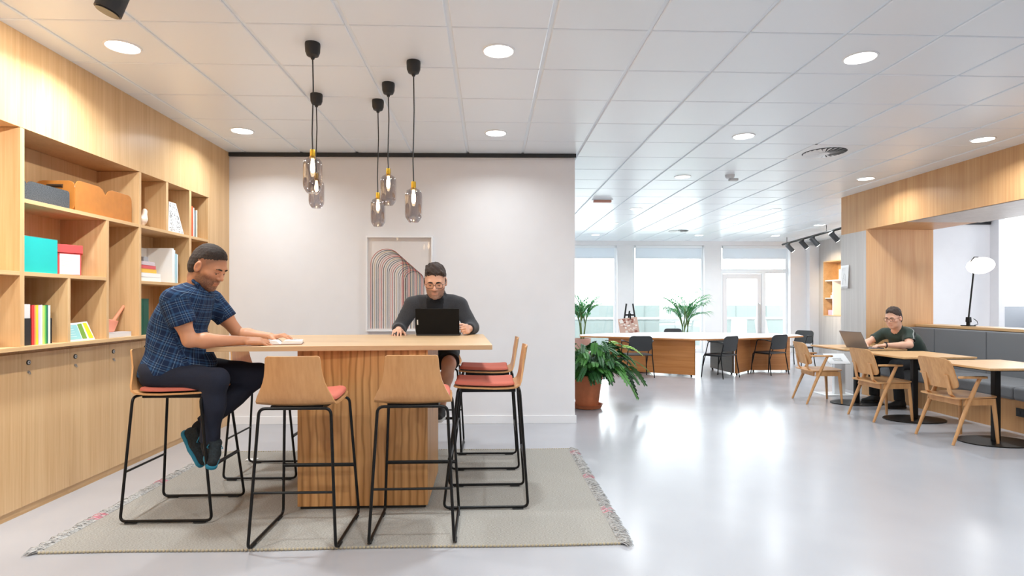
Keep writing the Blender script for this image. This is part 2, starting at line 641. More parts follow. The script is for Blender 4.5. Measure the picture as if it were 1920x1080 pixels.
# terrace outside
b = MB()
b.box(-6, 16, 15.55, 24, -0.2, -0.05)
struct(b.build('terrace_floor', plain('terrace paving', (130, 134, 134), 0.8)))
b = MB()
b.cur = 0
b.box(-6, 16, 18.6, 18.8, -0.05, 0.78)
b.box(-6, 16, 18.6, 18.8, 0.86, 1.24)
for k in range(22):
    b.box(-6 + k, -5.985 + k, 18.585, 18.6, -0.05, 1.24)
b.cur = 1
b.box(-6, 16, 18.58, 18.8, 0.78, 0.86)
for k in range(110):
    b.box(-6 + k * 0.2, -5.9 + k * 0.2, 18.57, 18.59, 0.79, 0.85)
struct(b.build('terrace_wall', [plain('parapet cladding', (140, 150, 148), 0.7), plain('parapet rail', (190, 196, 198), 0.5)]))

# ================================================================== LIGHTS OF THE PLACE
def area_lamp(name, parent, loc, size, power, col=LIGHT_COL, spread=150):
    ld = bpy.data.lights.new(name, 'AREA')
    ld.shape = 'DISK'
    ld.size = size
    ld.energy = power
    ld.color = col
    ld.spread = R(spread)
    lo = bpy.data.objects.new(name, ld)
    COL.objects.link(lo)
    lo.parent = parent
    lo.location = loc
    return lo

def spot_lamp(name, parent, loc, direction, power, angle, col=LIGHT_COL, blend=0.6, size=0.03):
    ld = bpy.data.lights.new(name, 'SPOT')
    ld.energy = power
    ld.color = col
    ld.spot_size = R(angle)
    ld.spot_blend = blend
    ld.shadow_soft_size = size
    lo = bpy.data.objects.new(name, ld)
    COL.objects.link(lo)
    lo.parent = parent
    lo.location = loc
    lo.rotation_euler = Vector(direction).to_track_quat('-Z', 'Y').to_euler()
    return lo

DL = []
def downlight(x, y, label, r=0.10, power=None):
    t = thing('downlight', label, 'ceiling light', (x, y, CZ), 0, 'round recessed downlights in the ceiling')
    q = MB()
    q.lathe([(r * 0.93, -0.004), (r * 0.96, -0.008), (r * 1.06, -0.006), (r * 1.08, 0.0)], 40)
    q.build('trim_ring', 'white_metal', t, smooth=True)
    q = MB()
    q.lathe([(0.0, -0.0035), (r * 0.5, -0.0035), (r * 0.94, -0.0035)], 40)
    q.build('diffuser', 'lamp_disc', t)
    area_lamp('lamp_light', t, (0, 0, -0.012), r * 1.7, LIGHT_POWER if power is None else power)
    return t
for x, y, lab in (
    (-2.33, 3.79, 'round lit downlight close to the black spotlight, near the oak shelf wall'),
    (0.058, 3.76, 'large round lit downlight right of the pendant lamps, in the row nearest the camera'),
    (2.46, 3.77, 'round lit downlight alone in the front ceiling row, towards the oak portal'),
    (-2.34, 5.6, 'round lit downlight in the corner of the oak wall and the white wall'),
    (0.06, 5.58, 'round lit downlight above the white wall, near its dark top strip'),
    (2.48, 5.59, 'round lit downlight in the open ceiling, two tiles left of the air diffuser'),
    (4.91, 5.61, 'round lit downlight by the oak portal header, nearest the right edge'),
    (4.93, 7.44, 'round lit downlight by the far corner of the oak portal header'),
    (2.49, 7.42, 'round lit downlight left of the smoke detector'),
    (2.53, 9.97, 'round lit downlight right of the small red ceiling box'),
    (2.53, 11.83, 'small round downlight over the left end of the long table'),
    (2.535, 13.82, 'small round downlight in the left row, nearest the far windows'),
    (5.0, 10.0, 'round downlight over the right end of the long table, front of the middle row'),
    (5.02, 11.92, 'small round downlight behind the long table, middle of the centre row'),
    (5.04, 13.83, 'small round downlight close to the windows, last of the centre row'),
    (6.9, 11.93, 'small round downlight near the black track, left of the portal corner'),
    (6.93, 13.86, 'small round downlight just left of the far end of the black track'),
):
    downlight(x, y, lab, power=LIGHT_POWER * (0.6 if 5.5 < y < 5.7 and -1 < x < 1 else 1.5 if x < -2 and y < 4 else 0.85 if x < -2 else 1.0))
# unseen lamps: the grid continued, plus added ones to light the side room
for x, y in ((-2.33, 1.95), (0.06, 1.95), (2.46, 1.95), (-2.33, 0.1), (0.06, 0.1), (2.46, 0.1), (4.9, 3.77), (4.9, 1.95), (8.3, 9.6), (8.3, 7.2), (8.3, 5.0)):
    downlight(x, y, 'unseen round lit downlight: ceiling grid continued, side-room ones added for light', power=LIGHT_POWER * (0.55 if 4.8 < x < 5 else 1.0))

# swirl air diffusers
def diffuser(x, y, label):
    t = thing('air_diffuser', label, 'air vent', (x, y, CZ), 0, 'round swirl diffusers')
    q = MB(); q.box(-0.29, 0.29, -0.29, 0.29, -0.004, 0.0); q.build('face_plate', 'white_metal', t)
    q = MB(); q.lathe([(0.0, -0.006), (0.215, -0.006), (0.22, -0.004)], 40); q.build('opening_shade', plain('vent shadow gap', (92, 92, 94), 0.8), t)  # dark disc paints in the shade of the vent opening
    q = MB()
    for k in range(24):
        a = 2 * math.pi * k / 24
        T = Matrix.Rotation(a, 4, 'Z')
        q.add([(0.05, -0.006, -0.016), (0.05, 0.006, -0.007), (0.21, 0.022, -0.007), (0.21, -0.018, -0.016),
               (0.05, -0.006, -0.018), (0.05, 0.006, -0.009), (0.21, 0.022, -0.009), (0.21, -0.018, -0.018)],
              [(0, 1, 2, 3), (7, 6, 5, 4), (0, 4, 5, 1), (1, 5, 6, 2), (2, 6, 7, 3), (3, 7, 4, 0)], T)
    q.build('swirl_blades', 'white_metal', t)
    q = MB(); q.lathe([(0.0, -0.02), (0.05, -0.02), (0.055, -0.007)], 24); q.build('hub', 'white_metal', t, smooth=True)
diffuser(3.62, 6.16, 'white round swirl air diffuser in the ceiling before the portal corner')
diffuser(4.27, 13.0, 'distant white air diffuser in the ceiling near the windows')

t = thing('smoke_detector', 'white smoke detector on the ceiling beyond the swirl diffuser', 'smoke detector', (3.06, 7.3, CZ))
q = MB(); q.lathe([(0.0, -0.045), (0.04, -0.045), (0.055, -0.03), (0.06, 0.0)], 24); q.build('detector_head', plain('detector grey', (205, 206, 208), 0.5), t, smooth=True)
q = MB(); q.box(-0.01, 0.1, -0.03, 0.03, -0.075, -0.045); q.build('sensor_box', plain('sensor box', (196, 197, 199), 0.5), t, bevel=0.006)

t = thing('emergency_light', 'slim reddish box hung from the ceiling near the end of the white wall', 'emergency light', (1.775, 9.1, CZ))
q = MB(); q.box(-0.14, 0.14, -0.03, 0.03, -0.05, -0.012); q.build('housing', plain('red-brown housing', (196, 138, 118), 0.5), t, bevel=0.006)
q = MB(); q.box(-0.16, 0.16, -0.045, 0.045, -0.012, 0.0); q.build('mount', 'white_metal', t, bevel=0.003)

# black spotlight over the front left
t = thing('spotlight', 'black cylindrical spotlight hanging from the ceiling by the oak wall', 'spotlight', (-1.80, 2.86, CZ - 0.03))
ax = Vector((-0.28, -0.05, -1)).normalized()
q = MB()
p0, p1 = Vector((0.09, -0.02, 0.10)), Vector((0.02, -0.03, -0.215))
q.tube([(0.065, -0.025, -0.03), (0.0, -0.045, -0.225)], 0.058, 32)
q.build('lamp_body', 'charcoal', t, smooth=True)
q = MB(); q.tube([(0.065, -0.025, 0.03), (0.065, -0.025, -0.05)], 0.02, 16); q.build('stem', 'black_metal', t, smooth=True)
q = MB(); q.tube([(0.002, -0.0445, -0.219), (-0.002, -0.0456, -0.231)], 0.05, 32); q.build('lens', plain('dark lens', (26, 25, 25), 0.3), t, smooth=True)
spot_lamp('lamp_light', t, (-0.004, -0.047, -0.236), (-1.05, 0.62, -0.72), SHELF_SPOT, 96, (1.0, 0.96, 0.88), 0.5, 0.025)
for y_, lab in ((1.2, 'black cylindrical spotlight of the same row, beyond the top picture edge'), (-0.4, 'black cylindrical spotlight of the same row, behind the camera')):
    t2 = dup(t, (-1.80, y_, CZ - 0.03), 0, lab)

# track with four spotlights over the far right
TA, TB = Vector((7.426, 14.487, 2.80)), Vector((6.70, 9.4, 2.80))
t = thing('light_track', 'black ceiling track running past the portal corner to the windows', 'light track', (7.426, 14.487, CZ))
tl = TA - Vector(t.location)
q = MB()
q.tube([tl, tl + (TB - TA)], 0.024, 4)
q.build('rail', 'black_metal', t)
for f_ in (0.06, 0.5, 0.94):
    q = MB()
    p = tl + (TB - TA) * f_
    q.tube([p, (p.x, p.y, 0)], 0.006, 8)
    q.build('suspension_rod', 'black_metal', t)
def on_track(y):
    f_ = (TA.y - y) / (TA.y - TB.y)
    return TA + (TB - TA) * f_
for y, lab in ((14.0, 'small black track spotlight nearest the windows'), (13.15, 'small black track spotlight, second from the window end'),
               (12.55, 'small black track spotlight, third from the window end'), (11.6, 'small black track spotlight beside the portal corner')):
    p = on_track(y)
    s_ = thing('track_spotlight', lab, 'spotlight', (p.x, p.y, p.z - 0.024), 0, 'black spotlights on the ceiling track')
    dv = Vector((0.55, -0.06, -0.62)).normalized()
    q = MB(); q.tube([(0, 0, 0), (0, 0, -0.075)], 0.012, 10); q.build('stem', 'black_metal', s_, smooth=True)
    c0 = Vector((0, 0, -0.10))
    q = MB(); q.tube([c0 - dv * 0.1, c0 + dv * 0.12], 0.052, 24); q.build('lamp_body', 'charcoal', s_, smooth=True)
    q = MB(); q.tube([c0 + dv * 0.118, c0 + dv * 0.124], 0.045, 24); q.build('lens', 'lamp_disc', s_, smooth=True)
    spot_lamp('lamp_light', s_, c0 + dv * 0.14, (8.67 - p.x, 0.25 + (13.9 - p.y) * 0.25, -0.75), 75, 70, (1.0, 0.78, 0.5))

# five smoked-glass pendants over the high table
def pendant(x, y, zb, lab):
    t = thing('pendant_lamp', lab, 'pendant lamp', (x, y, CZ), 0, 'smoked glass pendants over the high table')
    q = MB()
    q.lathe([(0.0, 0.0), (0.046, 0.0), (0.0475, -0.012), (0.045, -0.055), (0.036, -0.078), (0.014, -0.088), (0.010, -0.10), (0.0, -0.10)], 32)
    q.build('canopy', 'black_plastic', t, smooth=True)
    z0 = zb - CZ                     # underside of the glass
    zt = z0 + 0.23
    q = MB()
    q.tube([(0, 0, -0.095), (0.004, 0, (-0.095 + zt) * 0.35), (-0.004, 0.002, (-0.095 + zt) * 0.7), (0, 0, zt + 0.035)], 0.0042, 8)
    q.build('cord', 'black_plastic', t, smooth=True)
    q = MB()
    q.lathe([(0.0, zt + 0.042), (0.015, zt + 0.042), (0.0165, zt + 0.03), (0.0165, zt + 0.002), (0.0195, zt), (0.0195, zt - 0.014), (0.012, zt - 0.016), (0.0, zt - 0.016)], 24)
    q.build('socket', 'brass', t, smooth=True)
    q = MB()
    q.lathe([(0.018, zt), (0.024, zt - 0.006), (0.045, zt - 0.018), (0.0555, zt - 0.036), (0.058, zt - 0.06), (0.058, z0 + 0.055), (0.055, z0 + 0.032), (0.042, z0 + 0.010), (0.036, z0 + 0.004), (0.034, z0 + 0.0), (0.0, z0 + 0.0)], 40)
    q.build('glass_shade', 'smoke_glass', t, smooth=True, angle=60)
    q = MB()
    q.lathe([(0.0, zt - 0.105), (0.007, zt - 0.103), (0.013, zt - 0.09), (0.0145, zt - 0.07), (0.0125, zt - 0.045), (0.009, zt - 0.028), (0.009, zt - 0.016)], 20)
    q.build('bulb', 'bulb', t, smooth=True)
pendant(-1.111, 3.70, 2.01, 'smoked glass pendant with the tallest-hung canopy nearest the camera, above the reading man')
pendant(-1.352, 4.60, 2.06, 'smoked glass pendant partly hidden behind the front left pendant')
pendant(-0.898, 4.72, 1.935, 'smoked glass pendant hanging lowest and deepest of the middle pair')
pendant(-0.751, 4.35, 2.045, 'smoked glass pendant just right of and higher than its deeper neighbour')
pendant(-0.513, 3.95, 1.866, 'smoked glass pendant hanging alone at the right of the cluster')

# ================================================================== HIGH TABLE AREA
_cm = {}
def cm(col, rough=0.55):
    if (col, rough) not in _cm:
        _cm[(col, rough)] = plain('colour %d %d %d' % col, col, rough)
    return _cm[(col, rough)]

# rug
RX0, RX1, RY0, RY1 = -2.372, 0.717, 3.145, 5.205
t = thing('rug', 'large beige woven rug with grey fringed ends under the high table', 'rug', ((RX0 + RX1) / 2, (RY0 + RY1) / 2, 0))
hx, hy = (RX1 - RX0) / 2, (RY1 - RY0) / 2
q = MB()
nx, ny = 60, 40
rnd = random.Random(4)
vs, fs = [], []
for j in range(ny + 1):
    for i in range(nx + 1):
        z = 0.009 + 0.0015 * math.sin(i * 0.9 + j * 0.35) * math.sin(j * 0.6)
        vs.append((-hx + 2 * hx * i / nx, -hy + 2 * hy * j / ny + 0.006 * math.sin(i * 0.22), z))
for j in range(ny):
    for i in range(nx):
        a = j * (nx + 1) + i
        fs.append((a, a + 1, a + nx + 2, a + nx + 1))
q.add(vs, fs)
edge = [j * (nx + 1) for j in range(ny + 1)]
ring_ = list(range(nx + 1)) + [j * (nx + 1) + nx for j in range(1, ny + 1)] + [ny * (nx + 1) + i for i in range(nx - 1, -1, -1)] + [j * (nx + 1) for j in range(ny - 1, 0, -1)]
o_ = len(q.v)
q.v += [(q.v[i][0], q.v[i][1], 0.0008) for i in ring_]
for k in range(len(ring_)):
    k2 = (k + 1) % len(ring_)
    q.f.append((ring_[k], o_ + k, o_ + k2, ring_[k2])); q.mi.append(0)
q.build('weave', 'rug', t)
for sx, nm in ((-1, 'fringe'), (1, 'fringe')):
    q = MB()
    for k in range(1300):
        y = -hy + 2 * hy * (k + rnd.random()) / 1300
        L = rnd.uniform(0.045, 0.085)
        a = rnd.uniform(-0.9, 0.5)
        x0 = sx * (hx - rnd.uniform(0, 0.012))
        dx, dy = sx * math.cos(a) * L, math.sin(a) * L
        zz = rnd.uniform(0.008, 0.024)
        q.cur = 1 if (rnd.random() < 0.5 and math.sin(y * 9) > 0.9) else 0
        L = L * (0.45 if q.cur else 1.0)
        q.tube([(x0, y, 0.010), (x0 + dx * 0.4, y + dy * 0.3, zz), (x0 + dx * 0.8, y + dy * 0.8, zz * 0.8), (x0 + dx, y + dy, 0.004)], [0.0020, 0.0025, 0.0022, 0.0012], 4)
    o = q.build(nm, ['fringe', 'rose'], t, smooth=True)
    o['kind'] = 'stuff'
q = MB()
for sy in (-1, 1):
    for k in range(150):
        x = -hx + 2 * hx * (k + 0.5) / 150
        q.ellipsoid((x, sy * hy + 0.006 * math.sin((x + hx) / (2 * hx) * nx * 0.22), 0.008), (0.0085, 0.007, 0.0075), 8, 6)
o = q.build('stitched_edge', plain('rug binding', (176, 164, 140), 0.95), t, smooth=True)
o['kind'] = 'stuff'

t = thing('paper_slip', 'small white paper slip lying at the far edge of the rug', 'paper', (-1.985, 4.93, 0.0125))
q = MB(); q.add([(-0.045, -0.025, 0), (0.045, -0.03, 0.001), (0.05, 0.028, 0.006), (-0.04, 0.03, 0.002)], [(0, 1, 2, 3)])
o = q.build('sheet', 'paper', t)
md = o.modifiers.new('thick', 'SOLIDIFY'); md.thickness = 0.001

# high table
t = thing('high_table', 'high oak table with a solid boldly grained pedestal on the rug', 'table', (-0.80, 4.1, 0.0112))
tr = R(3.2)
T = Matrix.Translation((-0.085, 0.235, 0)) @ Matrix.Rotation(tr, 4, 'Z')
q = MB(); q.box(-0.89, 0.868, -0.65, 0.65, 1.008, 1.039); q.build('tabletop', 'oak_top', t, bevel=0.002, T=T)
q = MB(); q.box(-0.415, 0.405, -0.37, 0.39, 0.018, 1.008); q.build('pedestal', 'oak_zebra', t, bevel=0.0015)
q = MB(); q.box(-0.40, 0.39, -0.355, 0.375, 0.0, 0.018); q.build('plinth', 'black_plastic', t)

# bar stool ---------------------------------------------------------------
def bar_stool(label, loc, rz):
    t = thing('bar_stool', label, 'bar stool', loc, rz, 'oak and coral bar stools around the high table')
    zf = 0.742
    for sx in (-1, 1):
        pts = fillet([(0.0, -0.215, zf), (sx * 0.19, -0.215, zf), (sx * 0.229, -0.265, 0.012), (sx * 0.231, 0.270, 0.012), (sx * 0.193, 0.185, zf - 0.004), (0.0, 0.185, zf - 0.004)], 0.035, 5)
        q = MB(); q.tube(pts, 0.0085, 10); q.build('sled_frame', 'black_metal', t, smooth=True)
        for gy in (-0.2, 0.2):
            q = MB(); q.box(sx * 0.231 - 0.011, sx * 0.231 + 0.011, gy - 0.035, gy + 0.035, 0.0, 0.006); q.build('glide', 'black_plastic', t, bevel=0.002)
    q = MB(); q.tube([(-0.213, 0.235, 0.315), (0.213, 0.235, 0.315)], 0.0115, 12); q.build('footrest', 'black_metal', t, smooth=True)
    q = MB(); q.tube([(-0.214, -0.244, 0.30), (0.214, -0.244, 0.30)], 0.007, 10); q.build('stretcher', 'black_metal', t, smooth=True)
    q = MB(); q.box(-0.14, 0.14, -0.19, 0.16, zf - 0.014, zf + 0.012); q.build('seat_bracket', 'black_metal', t, bevel=0.004)
    # bent plywood shell: (y, z, half width, curl)
    prof = [(0.212, 0.768, 0.150), (0.20, 0.765, 0.178), (0.17, 0.762, 0.190), (0.08, 0.758, 0.200), (-0.05, 0.755, 0.207), (-0.14, 0.757, 0.211), (-0.188, 0.763, 0.212),
            (-0.212, 0.778, 0.208), (-0.224, 0.805, 0.197), (-0.233, 0.84, 0.180), (-0.241, 0.88, 0.164), (-0.248, 0.92, 0.154), (-0.255, 0.96, 0.148), (-0.261, 1.0, 0.145), (-0.2645, 1.02, 0.142), (-0.2655, 1.0265, 0.132)]
    th, nu = 0.011, 12
    P = [Vector((0, a, b_)) for a, b_, _ in prof]
    vs = []
    for s_ in (0, 1):
        for i, (y, z, w) in enumerate(prof):
            d = (P[min(i + 1, len(P) - 1)] - P[max(i - 1, 0)]).normalized()
            nrm = Vector((0, -d.z, d.y)) if True else None
            up = nrm if nrm.z > 0 or i > 7 else nrm
            back = max(0.0, min(1.0, (i - 6) / 5.0))
            for k in range(nu + 1):
                u = -1 + 2 * k / nu
                curl = 0.010 * u * u
                p = P[i] - nrm * (th * s_ - th) * -1 if False else P[i] + nrm * (0 if s_ == 0 else th)
                off = Vector((0, curl * back * 1.6, curl * (1 - back)))
                vs.append((u * w, p.y + off.y, p.z + off.z))
    n1, m1 = nu + 1, len(prof)
    fs = []
    for i in range(m1 - 1):
        for k in range(nu):
            a = i * n1 + k
            fs.append((a, a + 1, a + n1 + 1, a + n1))
            b_ = m1 * n1 + a
            fs.append((b_ + n1, b_ + n1 + 1, b_ + 1, b_))
    for i in range(m1 - 1):
        for k in (0, nu):
            a = i * n1 + k
            b_ = a + m1 * n1
            fs.append((a, a + n1, b_ + n1, b_))
    for k in range(nu):
        for i in (0, m1 - 1):
            a = i * n1 + k
            b_ = a + m1 * n1
            fs.append((a, a + 1, b_ + 1, b_))
    q = MB(); q.add(vs, fs); q.build('seat_shell', 'oak_seat', t, smooth=True)
    # coral cushion on the seat
    cp = [(0.205, 0.158), (0.195, 0.170), (0.17, 0.179), (0.08, 0.188), (-0.05, 0.195), (-0.13, 0.197), (-0.165, 0.192), (-0.18, 0.178)]
    vs = []
    def zs(y):
        ys = [p[0] for p in prof[:7]][::-1]; zz = [p[1] for p in prof[:7]][::-1]
        return float(np.interp(y, ys, zz)) + th
    for lv, (ins, dz) in enumerate(((0.0, 0.0), (0.0, 0.010), (0.006, 0.018), (0.02, 0.022))):
        for y, w in cp:
            yy = y - ins * (y - 0.01) / 0.2
            for k in range(nu + 1):
                u = -1 + 2 * k / nu
                vs.append((u * (w - ins), yy, zs(y) + 0.010 * u * u * 0.9 + dz))
    m2 = len(cp)
    fs = []
    top = 3 * m2 * n1
    for i in range(m2 - 1):
        for k in range(nu):
            a = top + i * n1 + k
            fs.append((a, a + 1, a + n1 + 1, a + n1))
    rim = [k for k in range(n1)] + [i * n1 + nu for i in range(1, m2)] + [(m2 - 1) * n1 + k for k in range(nu - 1, -1, -1)] + [i * n1 for i in range(m2 - 2, 0, -1)]
    for lv in range(3):
        a0, b0 = lv * m2 * n1, (lv + 1) * m2 * n1
        for i in range(len(rim)):
            j = (i + 1) % len(rim)
            fs.append((a0 + rim[i], a0 + rim[j], b0 + rim[j], b0 + rim[i]))
    q = MB(); q.add(vs, fs); q.build('cushion', 'coral', t, smooth=True, angle=50)
    return t
RZ = 0.0115
stool = bar_stool('oak bar stool with its back to the camera, left of the table pedestal front', (-1.043, 3.377, RZ), 0)
dup(stool, (-0.423, 3.417, RZ), R(0.5), 'oak bar stool with its back to the camera, before the right part of the pedestal')
dup(stool, (-1.925, 3.765, RZ), R(-90), 'oak bar stool the man in the plaid shirt sits on')
dup(stool, (-1.70, 4.60, RZ), R(-90), 'empty oak bar stool behind the plaid-shirted man, at the left table end')
dup(stool, (-0.02, 3.925, RZ), R(90), 'empty oak bar stool at the right table end, the nearer of two')
dup(stool, (-0.033, 4.79, RZ), R(90), 'empty oak bar stool at the right table end, half hidden behind the nearer one')
dup(stool, (-0.475, 5.30, 0.003), R(180), 'oak bar stool the man with the black laptop sits on')

# ------------------------------------------------------------------ built-in shelves
XF, XB = -2.825, -3.158
t = thing('bookshelf', 'built-in oak shelf unit of open compartments along the left wall', 'bookshelf', (-3.0, 4.3, 1.055))
def board(name, x0, x1, y0, y1, z0, z1, mat='oak_y'):
    q = MB(); q.box(x0 + 3.0, x1 + 3.0, y0 - 4.3, y1 - 4.3, z0 - 1.055, z1 - 1.055)
    return q.build(name, mat, t, bevel=0.0012)
board('back_panel', -3.16, XB, 2.36, 5.974, 1.055, 2.378, 'oak_z')
for y0, y1, z0, z1 in ((3.615, 3.647, 1.055, 2.378), (4.014, 4.039, 1.055, 1.485), (4.406, 4.436, 1.055, 1.93), (4.805, 4.834, 1.055, 2.378),
                       (5.2, 5.234, 1.955, 2.378), (5.589, 5.628, 1.055, 2.378), (5.955, 5.974, 1.055, 2.378), (2.35, 2.37, 1.055, 2.378)):
    board('divider', XB, XF - (0.002 if z1 - z0 < 1 else 0), y0, y1, z0, z1, 'oak_z')
for y0, y1, z0, z1 in ((3.647, 4.805, 1.93, 1.955), (4.834, 5.589, 1.93, 1.955), (5.628, 5.955, 1.93, 1.955), (2.37, 3.615, 1.485, 1.51), (3.647, 4.406, 1.485, 1.51),
                       (4.834, 5.589, 1.475, 1.50), (5.628, 5.955, 1.475, 1.50)):
    board('shelf', XB, XF - 0.001, y0, y1, z0, z1)
board('ledge', -3.16, -2.815, 2.35, 5.974, 1.03, 1.055)

# lower cabinets, one per door
def cabinet(y0, label, first):
    t = thing('cabinet', label, 'cabinet', (-2.9, y0, 0.0), 0, 'oak base cabinets along the left wall')
    w = 0.4135
    q = MB(); q.box(-0.255, -0.02, 0.001, w - 0.001, 0.05, 1.028); q.build('body', 'oak_z', t)
    q = MB(); q.box(-0.26, -0.012, 0, w, 0.0, 0.05); q.build('plinth', 'oak_y', t)
    q = MB(); q.box(-0.018, 0.0, 0.0012, w - 0.0012, 0.052, 1.004); q.build('door', 'oak_z', t, bevel=0.001)
    q = MB(); q.tube([(0.0, 0.05, 0.945), (0.005, 0.05, 0.945)], 0.016, 20); lk = q.build('lock', 'black_plastic', t, smooth=True)
    q = MB(); q.tube([(0.005, 0.05, 0.945), (0.0065, 0.05, 0.945)], 0.011, 16); q.build('lock_face', cm((206, 206, 204)), lk)
    q = MB(); q.box(0.0065, 0.0075, 0.047, 0.049, 0.939, 0.951); q.box(0.0065, 0.0075, 0.051, 0.053, 0.939, 0.951); q.build('lock_symbol', 'black_plastic', lk)
    q = MB(); q.tube([(0.0, 0.05, 0.885), (0.004, 0.05, 0.885)], 0.009, 16); q.box(0.004, 0.012, 0.048, 0.052, 0.884, 0.892); q.tube([(0.010, 0.05, 0.884), (0.012, 0.053, 0.870)], 0.004, 8)
    q.build('key', 'steel', t, smooth=True)
    return t
cabs = ['oak cabinet door cut by the left picture edge, the one nearest the camera', 'oak cabinet with lock below the colourful thin books', 'oak cabinet with lock below the green and yellow card',
        'oak cabinet with lock just left of the seated plaid-shirted man', 'oak cabinet directly behind the seated plaid-shirted man', 'oak cabinet at the far end of the row, behind the man']
c0 = None
for k in range(6):
    y0 = 3.3095 + 0.4135 * k
    if c0 is None:
        c0 = cabinet(y0, cabs[0], True)
    else:
        dup(c0, (-2.9, y0, 0), 0, cabs[k])
for k in range(2):
    dup(c0, (-2.9, 3.3095 - 0.4135 * (k + 1), 0), 0, 'oak cabinet of the left wall row standing before the left picture edge')
q = MB(); q.box(-3.16, -2.9, 5.792, 5.977, 0.0, 1.028); struct(q.build('trim_filler', 'oak_z'))

# ------------------------------------------------------------------ things on the shelves
def book_up(y, thick, h, depth, col, label, group, xf=-2.85, z=1.955, lean=0.0, page=(236, 232, 222)):
    t = thing('book', label, 'book', (xf, y, z), 0, group)
    T = Matrix.Rotation(lean, 4, 'X')
    q = MB()
    q.box(-0.003, 0.0, 0, thick, 0, h); q.box(-depth, 0, 0, 0.0025, 0, h); q.box(-depth, 0, thick - 0.0025, thick, 0, h)
    q.build('cover', cm(col), t, bevel=0.0008, T=T)
    q = MB(); q.box(-depth + 0.004, -0.003, 0.0025, thick - 0.0025, 0.004, h - 0.004); q.build('pages', cm(page, 0.8), t, T=T)
    return t
def book_flat(x, y, z, w, d, th, col, label, group, rz=0.0, page=(238, 234, 226)):
    t = thing('book', label, 'book', (x, y, z), rz, group)
    q = MB()
    q.box(-d, 0, 0, w, 0, 0.003); q.box(-d, 0, 0, w, th - 0.003, th); q.box(-0.004, 0, 0, w, 0, th)
    q.build('cover', cm(col), t, bevel=0.001)
    q = MB(); q.box(-d + 0.005, -0.004, 0.005, w - 0.005, 0.003, th - 0.003); q.build('pages', cm(page, 0.8), t)
    return t

# grey felt basket
def notched_side(w, h, notch, r, n=8, at=0.5):
    """outline (u, v) of a basket wall with two rounded lobes and a V notch"""
    pts = [(0, 0), (w, 0), (w, h - r * 0.6)]
    pts += [(w - r * 0.6 + r * 0.6 * math.cos(a), h - r * 0.6 + r * 0.6 * math.sin(a)) for a in np.linspace(0.2, math.pi / 2, 5)]
    m_ = w * at
    pts += [(m_ + r, h), (m_ + r * 0.45, h - r * 0.18), (m_ + r * 0.12, h - r * 0.55), (m_, h - notch), (m_ - r * 0.12, h - r * 0.55), (m_ - r * 0.45, h - r * 0.18), (m_ - r, h)]
    pts += [(r * 0.6 * (1 - math.cos(a)), h - r * 0.6 + r * 0.6 * math.sin(a)) for a in np.linspace(math.pi / 2, 0.2, 5)]
    return pts
def basket(name, label, mat, x, y, z, w, h, d, notch, r, rz=0.0, handle=False, at=0.5):
    t = thing(name, label, 'basket', (x, y, z), rz)
    th = 0.006
    o2 = notched_side(w, h, notch, r, at=at)
    q = MB(); q.prism(o2, 0, th, T=frame_T((0, -w / 2, 0), (0, 1, 0), (0, 0, 1), (1, 0, 0))); q.build('front_panel', mat, t, bevel=0.0015)
    q = MB(); q.prism(o2, 0, th, T=frame_T((-d, -w / 2, 0), (0, 1, 0), (0, 0, 1), (1, 0, 0))); q.build('rear_panel', mat, t, bevel=0.0015)
    for sy in (-1, 1):
        os_ = rounded_rect(d - th, h * 0.97, min(0.04, h * 0.25))
        q = MB()
        q.prism(os_, -th / 2, th / 2, T=frame_T((-d / 2 + th / 2, sy * (w / 2 - th / 2), h * 0.485), (1, 0, 0), (0, 0, 1), (0, -1, 0)))
        sp = q.build('side_panel', mat, t, bevel=0.0015)
        if handle:
            q = MB(); q.tube([(-d * 0.3, sy * (w / 2 + 0.001), h * 0.80), (-d * 0.7, sy * (w / 2 + 0.001), h * 0.80)], 0.012, 8); q.build('hand_hole_shade', cm((60, 40, 24)), t, smooth=True)  # solid dark-brown bar stands in for the shade of a hole
    q = MB(); q.box(-d + th, 0, -w / 2 + 0.003, w / 2 - 0.003, 0.0, 0.006); q.build('base', mat, t)
    return t
b1 = basket('felt_basket', 'low grey felt basket on the upper left shelf', 'felt', -2.87, 3.872, 1.955, 0.42, 0.125, 0.24, 0.022, 0.035, at=0.13)
b2 = basket('leather_basket', 'tan leather basket with rounded split rim on the upper left shelf', 'tan', -2.86, 4.44, 1.955, 0.63, 0.215, 0.26, 0.055, 0.075, handle=True)
q = MB(); q.box(-0.004, 0.002, -0.295, -0.262, 0.165, 0.205); q.build('white_tag', 'paper', b2, T=Matrix.Rotation(R(6), 4, 'X'))

# white bird figurine
t = thing('bird_figurine', 'small white bird figurine in the narrow upper compartment', 'figurine', (-2.90, 4.945, 1.955))
q = MB()
q.tube([(0, -0.075, 0.052), (0, -0.06, 0.050), (0, -0.02, 0.05), (0, 0.02, 0.054), (0, 0.045, 0.075), (0, 0.057, 0.11), (0, 0.064, 0.138), (0, 0.066, 0.155)],
       [0.010, 0.024, 0.040, 0.045, 0.036, 0.023, 0.021, 0.010], 20)
q.tube([(0, 0.0, 0.03), (0, 0.0, 0.0)], [0.036, 0.030], 20)
q.build('body', cm((232, 212, 196), 0.45), t, smooth=True, angle=80)
q = MB(); q.tube([(0, 0.085, 0.142), (0, 0.108, 0.134)], [0.010, 0.002], 10); q.build('beak', cm((222, 200, 184), 0.45), t, smooth=True)

